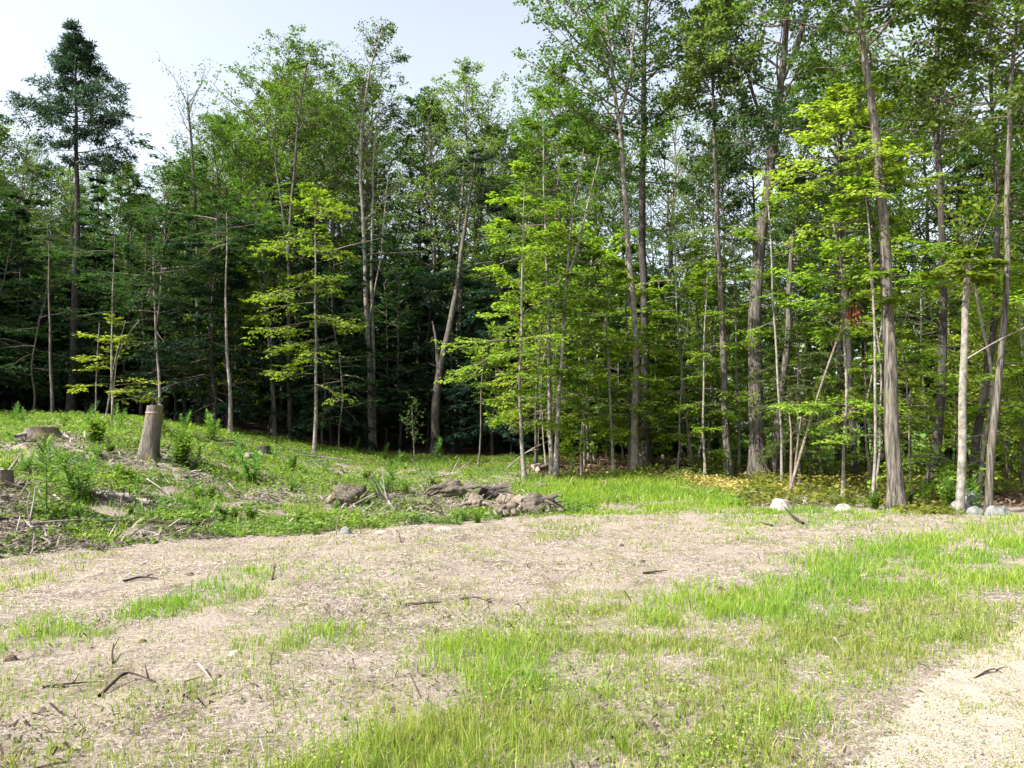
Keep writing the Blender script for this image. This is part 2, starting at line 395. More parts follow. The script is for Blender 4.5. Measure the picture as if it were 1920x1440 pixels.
# gravel drive: its own ragged-edged sheet a little above the soil
rx, ry = np.meshgrid(np.arange(1.2, 16, .06), np.arange(2.0, 11.5, .06))
cxm, cym = rx + .03, ry + .03
gp = masks(cxm[:-1, :-1], cym[:-1, :-1])[-1]
rid = np.arange(rx.size).reshape(rx.shape)
RQ = np.stack([rid[:-1, :-1], rid[:-1, 1:], rid[1:, 1:], rid[1:, :-1]], -1)[gp]
used, inv = np.unique(RQ, return_inverse=True)
RV = np.stack([rx, ry, gz(rx, ry) + .006 + .012 * fbm(rx * 9, ry * 9, 2)], -1).reshape(-1, 3)[used]
M_GRAVEL = noise_mat('beige_gravel', [(.25, (.20, .165, .13)), (.45, (.29, .25, .20)), (.6, (.345, .30, .245)), (.8, (.40, .355, .30))], scale=42, detail=9, bump=1, dist=.02)
kind(obj('gravel_road', mesh_raw('gravel_road', RV, inv.reshape(-1, 4), smooth=True), M_GRAVEL), 'structure')

def scatter_log(n, x0, x1, y0, y1, rng):
    Y = y0 * (y1 / y0) ** rng.random(n); lim = Y * .69 + 2.6
    X = np.clip(-lim, x0, None) + rng.random(n) * (np.clip(lim, None, x1) - np.clip(-lim, x0, None))
    return X, Y

def scatter(n, x0, x1, y0, y1, rng, wedge=True):
    """random points on the ground; denser towards the camera, limited to what the lens can see plus a margin"""
    u = rng.random(n); Y = 1 / (1 / y0 + u * (1 / y1 - 1 / y0)) if wedge else y0 + u * (y1 - y0)
    lim = Y * .69 + 2.6
    X = np.clip(-lim, x0, None) + rng.random(n) * (np.clip(lim, None, x1) - np.clip(-lim, x0, None))
    return X, Y

# ------------------------------------------------------------------ straw, chips and pebbles lying on the soil
def strips(X, Y, L, Wd, rng, lift=.012, tilt=.16):
    n = len(X); a = rng.random(n) * np.pi * 2; tl = rng.normal(0, tilt, n)
    d = np.stack([np.cos(a), np.sin(a), tl], -1); s = np.stack([-np.sin(a), np.cos(a), rng.normal(0, .35, n)], -1)
    P = np.stack([X, Y, gz(X, Y) + lift * (.3 + rng.random(n)) + np.abs(tl) * L * .5], -1)
    d = d * L[:, None] * .5; s = s * Wd[:, None] * .5
    b = np.stack([0 * X, 0 * X, rng.random(n) * L * .08], -1)
    V = np.stack([P - d - s, P - d + s, P + b + s, P + b - s, P + d + s * .6, P + d - s * .6], 1)
    k = (np.arange(n) * 6)[:, None]
    Qd = np.concatenate([k + np.array([[0, 3, 2, 1]]), k + np.array([[3, 5, 4, 2]])])
    return V.reshape(-1, 3), Qd

def strands(X, Y, L, Wd, rng, lift=.012, tilt=.16):
    n = len(X); a = rng.random(n) * np.pi * 2; tl = rng.normal(0, tilt, n)
    d = np.stack([np.cos(a), np.sin(a), tl], -1) * L[:, None] * .5; s = np.stack([-np.sin(a), np.cos(a), rng.normal(0, .35, n)], -1) * Wd[:, None] * .5
    P = np.stack([X, Y, gz(X, Y) + lift * (.2 + rng.random(n)) + np.abs(tl) * L * .5], -1)
    V = np.stack([P - d - s, P - d + s, P + d + s * .5, P + d - s * .5], 1)
    return V.reshape(-1, 3), np.arange(n * 4).reshape(-1, 4)
rng = np.random.default_rng(21)
XY = [scatter(n_, -13, 12, a_, b_, rng) for n_, a_, b_ in ((115000, 2.6, 6), (125000, 6, 10), (100000, 10, 21))]
X = np.concatenate([q[0] for q in XY]); Y = np.concatenate([q[1] for q in XY])
px, py, qx, qy, bank, deb, lit, forest, grav = masks(X, Y)
keep = (~bank | ((px > 930) & (py > 935) & (Y < 17))) & ~(grav & (rng.random(len(X)) > .04)) & (fbm(X * 1.2, Y * 1.2) + .25 * rng.random(len(X)) < .69) & (fbm(X * 5.5 + 11, Y * 5.5, 3) + .2 * rng.random(len(X)) < .76)
X, Y = X[keep], Y[keep]
L = rng.uniform(.015, .065, len(X)) * np.where(rng.random(len(X)) < .05, 2.2, 1); Wd = rng.uniform(.002, .0036, len(X)) * np.clip(Y / 4.5, 1, 3)
V, Qd = strands(X, Y, L, Wd, rng)
M_STRAW = noise_mat('straw_strand', [(.3, (.9, .9, .9)), (.7, (1, 1, 1))], scale=30, bump=0, island=[(0, (.09, .072, .06)), (.2, (.23, .19, .158)), (.6, (.325, .278, .237)), (1, (.455, .405, .358))])
kind(obj('straw', mesh_raw('straw', V, Qd), M_STRAW), 'stuff', 'loose pale straw strewn over the bare soil')

X, Y = scatter(46000, -16, 6, 8.5, 24, rng)
px, py, qx, qy, bank, deb, lit, forest, grav = masks(X, Y)
keep = bank & (deb | (rng.random(len(X)) < .12))
X, Y = X[keep], Y[keep]
L = rng.uniform(.04, .26, len(X)) * np.where(rng.random(len(X)) < .06, 2, 1); Wd = rng.uniform(.006, .026, len(X))
V, Qd = strips(X, Y, L, Wd, rng, lift=.05, tilt=.3)
M_CHIP = noise_mat('bark_and_chips', [(.3, (.8, .8, .8)), (.7, (1, 1, 1))], scale=12, bump=.2, island=[(0, (.04, .03, .024)), (.35, (.095, .075, .06)), (.7, (.19, .16, .135)), (1, (.36, .32, .28))])
kind(obj('wood_debris', mesh_raw('wood_debris', V, Qd), M_CHIP), 'stuff', 'grey and tan bark chips and slash on the cleared bank')

X, Y = scatter(60000, 0, 24, 13, 34, rng)
px, py, qx, qy, bank, deb, lit, forest, grav = masks(X, Y)
keep = lit | (forest & (rng.random(len(X)) < .25)); X, Y = X[keep], Y[keep]
L = rng.uniform(.035, .085, len(X)); Wd = L * rng.uniform(.4, .7, len(X))
V, Qd = strips(X, Y, L, Wd, rng, lift=.04, tilt=.4)
M_LIT = noise_mat('dead_leaf', [(.3, (.8, .8, .8)), (.7, (1, 1, 1))], scale=12, bump=0, island=[(0, (.06, .035, .024)), (.4, (.15, .09, .06)), (.8, (.26, .175, .12)), (1, (.40, .31, .22))])
kind(obj('fallen_leaves', mesh_raw('fallen_leaves', V, Qd), M_LIT), 'stuff', 'brown fallen leaves on the ground under the trees')

X, Y = scatter(30000, 1, 14, 3.1, 10.5, rng)
px, py, qx, qy, bank, deb, lit, forest, grav = masks(X, Y)
near = in_poly(px + 130 * rng.random(len(X)) ** 2 * 2.5, py, GRAVEL)
keep = grav | (near & (rng.random(len(X)) < .25)); X, Y = X[keep], Y[keep]
r = rng.uniform(.0025, .006, len(X)) * np.where(rng.random(len(X)) < .03, 2.2, 1) * np.clip(Y / 5, 1, 2)
oc = np.array([[1, 0, 0], [0, 1, 0], [-1, 0, 0], [0, -1, 0], [0, 0, .8], [0, 0, -.6]], float)
a = rng.random(len(X)) * 6.28; ca_, sa_ = np.cos(a), np.sin(a)
st = oc[None] * rng.uniform(.6, 1.3, (len(X), 6, 1)) * r[:, None, None]
V = np.stack([st[..., 0] * ca_[:, None] - st[..., 1] * sa_[:, None], st[..., 0] * sa_[:, None] + st[..., 1] * ca_[:, None], st[..., 2]], -1)
V += np.stack([X, Y, gz(X, Y) + .016 + r * .4], -1)[:, None]
ot = np.array([[0, 1, 4], [1, 2, 4], [2, 3, 4], [3, 0, 4], [1, 0, 5], [2, 1, 5], [3, 2, 5], [0, 3, 5]])
T = ((np.arange(len(X)) * 6)[:, None, None] + ot[None]).reshape(-1, 3)
M_PEB = noise_mat('pebble', [(.3, (.85, .85, .85)), (.7, (1, 1, 1))], scale=20, bump=0, island=[(0, (.09, .078, .066)), (.2, (.23, .20, .16)), (.6, (.32, .28, .23)), (1, (.44, .40, .345))])
kind(obj('gravel', mesh_raw('gravel', V, tris=T), M_PEB), 'stuff', 'loose beige gravel stones on the drive')

# dark crumbs of soil, bark and rotten twig among the straw
rng = np.random.default_rng(23)
X, Y = scatter(26000, -13, 12, 3.0, 16, rng)
px, py, qx, qy, bank, deb, lit, forest, grav = masks(X, Y)
keep = ~bank & ~grav & (fbm(X * .9 + 80, Y * 1.3, 4) + .12 * rng.random(len(X)) > .60); X, Y = X[keep], Y[keep]
L = rng.uniform(.008, .04, len(X)) * np.where(rng.random(len(X)) < .06, 3.5, 1); Wd = rng.uniform(.005, .014, len(X))
V, Qd = strips(X, Y, L, Wd, rng, lift=.02, tilt=.45)
M_CRUMB = noise_mat('soil_and_bark_crumb', [(.3, (.8, .8, .8)), (.7, (1, 1, 1))], scale=12, bump=0, island=[(0, (.025, .018, .014)), (.5, (.07, .05, .038)), (1, (.15, .115, .09))])
kind(obj('soil_crumbs', mesh_raw('soil_crumbs', V, Qd), M_CRUMB), 'stuff', 'dark crumbs of soil and bark among the straw')

# ------------------------------------------------------------------ grass
def blades(X, Y, H, Wd, rng, lean=.5):
    n = len(X); a = rng.random(n) * 2 * np.pi; s = np.stack([np.cos(a), np.sin(a), 0 * a], -1) * Wd[:, None] * .5
    b = rng.random(n) * 2 * np.pi; ln = np.abs(rng.normal(0, lean, n)) * H
    f = np.stack([np.cos(b) * ln, np.sin(b) * ln, 0 * b], -1); P = np.stack([X, Y, gz(X, Y) - .01], -1); z = np.stack([0 * H, 0 * H, H], -1)
    mid = P + f * .3 + z * .55; tip = P + f + z * (1 - .15 * rng.random(n))[:, None]
    V = np.stack([P - s, P + s, mid + s * .75, mid - s * .75, tip], 1)
    k = (np.arange(n) * 5)[:, None]
    return V.reshape(-1, 3), k + np.array([[0, 1, 2, 3]]), k + np.array([[3, 2, 4]])

# (outline in the photograph, blades kept 0..1, height m, lush?)
PATCH = [
    ([(1190, 1128), (1330, 1105), (1490, 1090), (1580, 1032), (1700, 1008), (1850, 985), (1940, 972), (2000, 1100), (1920, 1110), (1750, 1130), (1560, 1160), (1350, 1168), (1215, 1160)], .94, .10, 1),
    ([(1200, 1165), (1500, 1150), (1750, 1115), (1960, 1095), (1960, 1170), (1840, 1215), (1700, 1240), (1540, 1240), (1300, 1215)], .88, .075, 0),
    ([(930, 1150), (1200, 1130), (1560, 1165), (1800, 1165), (1840, 1210), (1720, 1290), (1560, 1330), (1460, 1460), (480, 1460), (700, 1365), (890, 1300), (905, 1215)], .88, .07, 0),
    ([(895, 1225), (1000, 1205), (1100, 1240), (1190, 1290), (1100, 1310), (960, 1310), (885, 1290)], .9, .115, 1),
    ([(860, 1310), (1150, 1300), (1180, 1350), (1060, 1390), (850, 1380)], .8, .115, 1),
    ([(540, 1400), (700, 1375), (860, 1350), (1000, 1400), (900, 1470), (520, 1470)], .95, .11, 0),
    ([(960, 1150), (1040, 1140), (1070, 1170), (1010, 1190), (950, 1180)], .8, .10, 1),
    ([(1060, 1175), (1250, 1160), (1500, 1190), (1540, 1230), (1300, 1260), (1100, 1220)], .6, .09, 0),
    ([(1350, 1230), (1500, 1215), (1560, 1250), (1450, 1330), (1340, 1300)], .6, .10, 0),
    ([(1540, 1320), (1580, 1310), (1590, 1345), (1550, 1360)], .8, .14, 1),
    ([(190, 1185), (260, 1135), (380, 1100), (480, 1072), (545, 1085), (510, 1110), (390, 1140), (330, 1160), (260, 1195)], .8, .08, 1),
    ([(-30, 1185), (100, 1165), (180, 1160), (170, 1200), (60, 1215), (-30, 1225)], .75, .09, 1),
    ([(-30, 1078), (110, 1066), (95, 1108), (-30, 1105)], .45, .09, 0),
    ([(50, 1045), (180, 1022), (280, 1016), (275, 1040), (130, 1055), (60, 1062)], .6, .05, 0),
    ([(380, 1225), (500, 1205), (570, 1245), (470, 1275), (430, 1295), (350, 1285)], .6, .07, 0),
    ([(560, 1185), (700, 1195), (690, 1235), (580, 1240)], .5, .07, 1),
    ([(590, 1065), (700, 1055), (705, 1080), (610, 1100)], .35, .06, 1),
    ([(900, 1015), (1050, 1012), (1060, 1035), (920, 1045), (780, 1050), (760, 1035)], .4, .05, 0),
    ([(1000, 985), (1120, 982), (1110, 1020), (1010, 1018)], .7, .06, 0),
    ([(1300, 975), (1470, 975), (1450, 1000), (1340, 1005)], .7, .06, 1),
    ([(1050, 950), (1200, 945), (1450, 960), (1440, 978), (1300, 985), (1060, 985)], .4, .05, 0),
    ([(1400, 955), (1560, 952), (1740, 960), (1700, 975), (1560, 980), (1480, 972)], .9, .06, 1),
    ([(940, 915), (1000, 902), (1150, 893), (1250, 900), (1340, 918), (1390, 940), (1280, 945), (1120, 945), (1010, 940)], 1.0, .13, 1),
    ([(930, 940), (1100, 940), (1350, 945), (1480, 962), (1300, 965), (1000, 968)], .55, .06, 1),
    ([(340, 1120), (700, 1100), (950, 1150), (880, 1290), (640, 1360), (380, 1350), (250, 1300), (420, 1200)], .42, .042, 0),
    ([(-30, 1250), (400, 1330), (600, 1420), (560, 1470), (-30, 1470)], .38, .045, 0),
    ([(300, 1010), (1000, 990), (1500, 1050), (1100, 1130), (700, 1060), (300, 1060)], .34, .034, 0),
    ([(1560, 1330), (1740, 1290), (1690, 1340), (1600, 1450), (1450, 1450)], .12, .07, 0),
    ([(1690, 1260), (1920, 1180), (1920, 1290), (1640, 1440)], .02, .05, 0),
]
rng = np.random.default_rng(31)
XY = [scatter(n_, x0_, x1_, a_, b_, rng) for n_, a_, b_, x0_, x1_ in ((215000, 2.8, 5.5, -12, 13), (140000, 5.5, 9, -12, 13), (115000, 9, 14.5, -12, 13), (120000, 14, 24, 0, 9))]
X = np.concatenate([q[0] for q in XY]); Y = np.concatenate([q[1] for q in XY]); NB = len(X)
u = rng.random(NB)
Z = gz(X, Y, False); px, py = to_photo(np.stack([X, Y, Z], -1)); fx_, fy_ = X + rng.normal(0, .13, NB), Y + rng.normal(0, .13, NB) * (1 + .25 * (Y - 4).clip(0, 8)); px2, py2 = to_photo(np.stack([fx_, fy_, Z], -1)); qx, qy = jit(px2, py2, X, Y, 1.2)
dens = np.zeros(NB) + .24 * np.clip(fbm(X * .7 + 60, Y * .9, 3) * 5 - 1.6, .15, 2.2); hh = np.full(NB, .038); lush = np.zeros(NB, int)
tuft = fbm(X * 2.6 + 3, Y * 2.6, 4)
for poly, dn, h_, lu in PATCH:
    i = in_poly(qx, qy, poly) & (dn > dens)
    dens[i] = dn; hh[i] = h_; lush[i] = lu
dens = np.where(dens < .95, dens * np.clip((tuft - .27) * 4.2, .12, 1.25), dens * np.clip((tuft - .22) * 6, .3, 1))
edge = np.interp(qx, _ce[:, 0], _ce[:, 1]); onbank = (qy < edge) & ~in_poly(qx, qy, PATCH[22][0]) & ((qx < 940) | (dens < .25))
dens = np.where(onbank, 0, dens)
keep = u < dens
X, Y, hh, lush, tf = X[keep], Y[keep], hh[keep], lush[keep], tuft[keep]
# blades stand in loose tufts: some are drawn towards the middle of a tuft, and every tuft has its own height
wx, wy = X * .83 + Y * .56 + .35 * fbm(X * 2.3, Y * 2.3, 3), Y * .83 - X * .56 + .35 * fbm(X * 2.3 + 50, Y * 2.3, 3); cs = .085
ix, iy = np.floor(wx / cs).astype(int), np.floor(wy / cs).astype(int); h1, h2, h3 = _perm[ix & 255, iy & 255], _perm[(ix + 91) & 255, (iy + 37) & 255], _perm[(ix + 17) & 255, (iy + 143) & 255]
pull = np.where(rng.random(len(X)) < .5, .4, 0.); dx, dy = ((ix + h1) * cs - wx) * pull, ((iy + h2) * cs - wy) * pull; X = X + dx * .83 - dy * .56; Y = Y + dx * .56 + dy * .83
hh = hh * (.65 + .7 * h3)
H = hh * rng.uniform(.45, 1.35, len(X)) * (.65 + .8 * np.clip(tf, 0, 1)); Wd = rng.uniform(.0034, .006, len(X)) * np.clip(Y / 5, 1, 3)
for nm, i, mt, lb in (('grass', lush == 0, L_GRASS, 'sparse yellow green grass coming up through the straw'), ('lush_grass', lush == 1, L_LAWN, 'thick bright green new grass')):
    V, Qd, T = blades(X[i], Y[i], H[i], Wd[i], rng)
    kind(obj(nm, mesh_raw(nm, V, Qd, T), mt), 'stuff', lb)

# field grass behind the right-hand trees and grass on the bank
def leaf_quads(P, D, Nn, Ls, Ws, fold=.12):
    D = nrm(D); Bv = nrm(np.cross(Nn, D)); Nn = np.cross(D, Bv)
    a = P + D * (Ls * .45)[:, None] - Nn * (Ls * fold)[:, None] * 0; t = P + D * Ls[:, None] - Nn * (Ls * fold)[:, None]
    return np.stack([P, a + Bv * (Ws * .5)[:, None] - Nn * (Ws * .12)[:, None], t, a - Bv * (Ws * .5)[:, None] - Nn * (Ws * .12)[:, None]], 1)

def rand_dirs(n, rng, up=0.3, flat=.6):
    a = rng.random(n) * 2 * np.pi
    D = np.stack([np.cos(a), np.sin(a), rng.normal(up, .35, n)], -1)
    Nn = nrm(np.stack([rng.normal(0, 1 - flat, n), rng.normal(0, 1 - flat, n), np.ones(n) * max(flat, .15)], -1))
    return nrm(D), Nn

def cover(name, n, box, test, hmax, ls, mat, label, rng, clump=2.0, thr=.42):
    X, Y = scatter_log(n, *box, rng)
    k = test(X, Y); X, Y = X[k], Y[k]
    cl = fbm(X * clump, Y * clump + 7, 3); k = cl + .10 * rng.random(len(X)) > thr; X, Y, cl = X[k], Y[k], cl[k]
    hz = hmax * np.clip((cl - thr) * 4, .12, 1) * rng.random(len(X)) ** .7
    D, Nn = rand_dirs(len(X), rng, .25, .6)
    Ls = rng.uniform(ls[0], ls[1], len(X)); V = leaf_quads(np.stack([X, Y, gz(X, Y) + hz], -1), D, Nn, Ls, Ls * rng.uniform(.4, .75, len(X)))
    return kind(obj(name, mesh_raw(name, V, np.arange(len(X) * 4).reshape(-1, 4)), mat), 'stuff', label)

def t_bank(X, Y):
    px, py, qx, qy, bank, deb, lit, forest, grav = masks(X, Y)
    lawn = in_poly(qx, qy, PATCH[22][0])
    return bank & ~lit & ~lawn & (~deb | (np.random.default_rng(3).random(len(X)) < .3)) & (qx < 1120)
def t_right(X, Y):
    px, py, qx, qy, bank, deb, lit, forest, grav = masks(X, Y)
    return bank & (qx > 1040) & ((py < 905) | ((qx > 1380) & (py < 953)) | ((qx > 1680) & (py < 967))) & ~((px > 1805) & (py > 930)) & (~lit | (np.random.default_rng(4).random(len(X)) < .15))
def t_yel(X, Y):
    px, py = to_photo(np.stack([X, Y, gz(X, Y, False)], -1)); qx, qy = jit(px, py, X, Y, .5)
    return in_poly(qx, qy, [(1180, 892), (1300, 893), (1400, 898), (1500, 915), (1480, 935), (1400, 938), (1330, 915), (1230, 900)])
rng = np.random.default_rng(41)
cover('bank_undergrowth', 290000, (-22, 6, 8.8, 30), t_bank, .18, (.035, .09), L_COVER, 'bright green leafy ground cover on the cleared bank', rng, 1.6, .40)
cover('forest_floor_ferns', 80000, (-2, 26, 13, 34), t_right, .38, (.05, .13), L_FERN, 'low ferns and seedlings under the trees', rng, 1.1, .40)
cover('yellowed_ferns', 26000, (2, 9, 15, 24), t_yel, .16, (.04, .10), L_STRAWLEAF, 'yellowed ferns behind the bright lawn', rng, 1.5, .30)
X, Y = scatter_log(90000, -20, 5, 9.0, 30, rng)
k = t_bank(X, Y) & (fbm(X * 1.3 + 9, Y * 1.3, 3) > .5); X, Y = X[k], Y[k]
V, Qd, T = blades(X, Y, rng.uniform(.06, .22, len(X)), rng.uniform(.005, .010, len(X)) * np.clip(Y / 11, 1, 2.5), rng, .45)
kind(obj('bank_grass', mesh_raw('bank_grass', V, Qd, T), L_LAWN), 'stuff', 'tufts of grass among the leafy plants on the bank')
X = rng.uniform(6, 60, 15000); Y = rng.uniform(26, 75, 15000)
V, Qd, T = blades(X, Y, rng.uniform(.15, .45, len(X)), rng.uniform(.02, .05, len(X)), rng, .4)
kind(obj('field_grass', mesh_raw('field_grass', V, Qd, T), L_LAWN), 'stuff', 'green field grass beyond the trees')

rng = np.random.default_rng(47); X, Y = scatter(60000, -6, 9, 3.0, 7.5, rng)
px, py = to_photo(np.stack([X, Y, gz(X, Y, False)], -1)); k = np.zeros(len(X), bool)
for i in (2, 3, 4, 5, 6, 7, 10): k |= in_poly(px, py, PATCH[i][0])
k &= fbm(X * 2.1 + 30, Y * 2.1, 3) > .52; X, Y = X[k], Y[k]; D, Nn = rand_dirs(len(X), rng, .2, .6); Ls = rng.uniform(.009, .021, len(X))
V = leaf_quads(np.stack([X, Y, gz(X, Y) + .015 + .09 * rng.random(len(X))], -1), D, Nn, Ls, Ls * .8)
kind(obj('clover', mesh_raw('clover', V, np.arange(len(X) * 4).reshape(-1, 4)), L_LAWN), 'stuff', 'small clover leaves among the foreground grass')
# ------------------------------------------------------------------ trees
def sample_poly(P, t):
    """P (N,k,3), t (N,m) in 0..1 -> points (N,m,3) and tangents"""
    k = P.shape[1]; x = np.clip(t, 0, .9999) * (k - 1); i = x.astype(int); f = (x - i)[..., None]
    r = np.arange(P.shape[0])[:, None]
    a, b = P[r, i], P[r, i + 1]
    return a * (1 - f) + b * f, nrm(b - a)

def grow(S, D, L, n, rng, up=0., wig=.12):
    P = np.empty((len(S), n, 3)); P[:, 0] = S; d = nrm(D).copy(); st = (L / (n - 1))[:, None]
    for i in range(1, n):
        d = nrm(d + rng.normal(0, wig, d.shape) + np.array([0, 0, up]) / n)
        P[:, i] = P[:, i - 1] + d * st
    return P

def side_dirs(T, rng, sgn, ang, flat):
    h = np.cross(T, np.array([0, 0, 1.])); h = nrm(h + 1e-6)
    v = np.cross(h, T)
    rot = rng.normal(0, 1 - flat, T.shape[:-1]) * 1.6
    s = h * (np.cos(rot) * sgn)[..., None] + v * np.sin(rot)[..., None]
    return nrm(T * np.cos(ang)[..., None] + s * np.sin(ang)[..., None])

STY = {
    #             rise lo/hi     up    subs subL  twigs twL  per flat  leaf size      scatter
    'canopy': dict(rise=(.05, 1.05), up=.35, subs=7, subl=.46, twigs=4, twl=.34, per=14, flat=.58, ls=(.08, .13), sc=.07, wig=.14),
    'layer':  dict(rise=(-.02, 1.0), up=-.22, subs=9, subl=.50, twigs=4, twl=.40, per=9, flat=.87, ls=(.06, .13), sc=.045, wig=.08),
    'sparse': dict(rise=(.3, 1.1), up=.25, subs=5, subl=.45, twigs=2, twl=.4, per=5, flat=.4, ls=(.07, .12), sc=.10, wig=.14),
    'bare':   dict(rise=(.4, 1.15), up=.3, subs=6, subl=.5, twigs=3, twl=.4, per=3, flat=.3, ls=(.06, .10), sc=.08, wig=.14),
    'pine':   dict(rise=(-.05, .35), up=.18, subs=10, subl=.34, twigs=4, twl=.26, per=15, flat=.55, ls=(.12, .22), sc=.09, wig=.07),
    'hemlock': dict(rise=(-.25, .15), up=-.25, subs=10, subl=.42, twigs=4, twl=.32, per=9, flat=.85, ls=(.08, .17), sc=.05, wig=.05),
}

def leaf_crown(S, D, L, R, st, rng, dens=1., lscale=1., subwood=True):
    """main branches S,D,L,R -> (wood Geo, leaf verts)"""
    g = Geo(); N = len(S)
    M = grow(S, D, L, 6, rng, st['up'], st['wig'])
    V, Qd = tubes(M, R[:, None] * np.linspace(1, .18, 6)[None], 5); g.add(V, Qd)
    m = st['subs']; t = np.linspace(.22, .98, m)[None] + rng.normal(0, .04, (N, m)); t = np.clip(t, .1, .99)
    P0, T0 = sample_poly(M, t); sgn = np.where((np.arange(m)[None] + rng.integers(0, 2, (N, 1))) % 2 == 0, 1., -1.) * np.ones((N, m))
    ang = rng.uniform(.6, 1.1, (N, m)); D1 = side_dirs(T0, rng, sgn, ang, st['flat'])
    L1 = L[:, None] * st['subl'] * (1.05 - .6 * t) * rng.uniform(.6, 1.25, (N, m)); L1 = np.maximum(L1, .12)
    ok = (rng.random((N, m)) < .55 + .45 * min(dens, 1))
    P0, D1, L1 = P0[ok], D1[ok], L1[ok]; R1 = np.repeat(R[:, None], m, 1)[ok] * .35
    sub = grow(P0, D1, L1, 4, rng, st['up'] * .5, st['wig'] * 1.2)
    if subwood:
        V, Qd = tubes(sub, np.maximum(R1, .003)[:, None] * np.linspace(1, .25, 4)[None], 3); g.add(V, Qd)
    k = st['twigs']; t2 = np.linspace(.25, 1., k)[None] + rng.normal(0, .06, (len(sub), k)); t2 = np.clip(t2, .1, 1)
    P2, T2 = sample_poly(sub, t2); sg2 = np.where(np.arange(k)[None] % 2 == 0, 1., -1.) * np.ones(t2.shape)
    D2 = side_dirs(T2, rng, sg2, rng.uniform(.3, 1.0, t2.shape), st['flat'])
    L2 = np.maximum(L1[:, None] * st['twl'] * 1.6 * rng.uniform(.6, 1.3, t2.shape) * (1.1 - .4 * t2), .10)
    tw = grow(P2.reshape(-1, 3), D2.reshape(-1, 3), L2.ravel(), 3, rng, st['up'] * .3, st['wig'])
    # the last stretch of every main branch carries leaves as well
    per = st['per']; t3 = rng.uniform(.05, 1.05, (len(tw), per)); t3c = np.clip(t3, 0, 1)
    P3, T3 = sample_poly(tw, t3c); P3 = P3.reshape(-1, 3); T3 = T3.reshape(-1, 3)
    kk = rng.random(len(P3)) < dens; P3, T3 = P3[kk], T3[kk]
    nL = len(P3); fl = st['flat']
    sc_ = rng.normal(0, st['sc'], (nL, 3)); sc_[:, 2] *= (1.15 - fl); P3 = P3 + sc_
    sg = np.where(rng.random(nL) < .5, 1., -1.)
    Dl = side_dirs(T3, rng, sg, rng.uniform(.3, 1.3, nL), fl); Dl[:, 2] -= .22 * rng.random(nL); Dl = nrm(Dl)
    Nn = nrm(np.stack([rng.normal(0, 1.1 - fl, nL), rng.normal(0, 1.1 - fl, nL), np.full(nL, .25 + fl)], -1))
    Ls = rng.uniform(st['ls'][0], st['ls'][1], nL) * lscale
    return g, P3, Dl, Nn, Ls

def crown_mesh(name, parts, wr=.62):
    V = np.concatenate([leaf_quads(P, D, N, L, L * wr) for P, D, N, L in parts])
    return mesh_raw(name, V, np.arange(len(V) * 4).reshape(-1, 4))

def smooth_path(P, step, rng, wob):
    d = np.concatenate([[0], np.cumsum(np.linalg.norm(np.diff(P, axis=0), axis=1))])
    n = max(6, int(d[-1] / step)); s = np.linspace(0, d[-1], n)
    Q = np.stack([np.interp(s, d, P[:, i]) for i in range(3)], -1)
    k = max(1, n // 10); pad = np.concatenate([np.repeat(Q[:1], k, 0), Q, np.repeat(Q[-1:], k, 0)])
    # keep ends fixed while rounding corners
    ker = np.ones(2 * k + 1) / (2 * k + 1); Z = np.stack([np.convolve(pad[:, i], ker, 'valid') for i in range(3)], -1)
    w = np.clip(np.minimum(np.arange(n), np.arange(n)[::-1]) / (k + 1e-6), 0, 1)[:, None]
    Q = Q * (1 - w) + Z * w
    ph = rng.random(4) * 6
    Q[:, 0] += wob * (np.sin(s * 1.1 + ph[0]) + .5 * np.sin(s * 2.7 + ph[1])) * np.clip(s, 0, 1)
    Q[:, 1] += wob * (np.sin(s * .9 + ph[2]) + .5 * np.sin(s * 2.3 + ph[3])) * np.clip(s, 0, 1)
    return Q, s

def trunk_geo(P, r0, r1, rng, sides=9, flare=.6, flh=.35, step=.35, wob=.02, ridges=.06, g=None):
    if flare: # finer rings near the foot
        z = np.array([0, .12, .28, .5]) ; d = P[1] - P[0]; ln = np.linalg.norm(d)
    Q, s = smooth_path(P, step, rng, wob)
    u = s / s[-1]; r = r0 * (1 - u) + r1 * u
    r = r * (1 + flare * np.exp(-s / flh))
    g = g or Geo(); V, Qd = tubes(Q[None], r[None], sides)
    V = V.reshape(len(s), sides, 3); C = Q[:, None]
    a = np.arange(sides) / sides * 2 * np.pi
    lob = 1 + (.35 * flare * np.exp(-s / flh))[:, None] * np.sin(a * (3 + rng.integers(0, 3)) + rng.random() * 6)[None] + rng.normal(0, ridges * .5, (len(s), sides)) + rng.normal(0, ridges, (1, sides))
    g.add((C + (V - C) * lob[..., None]).reshape(-1, 3), Qd)
    return g, Q, s, r

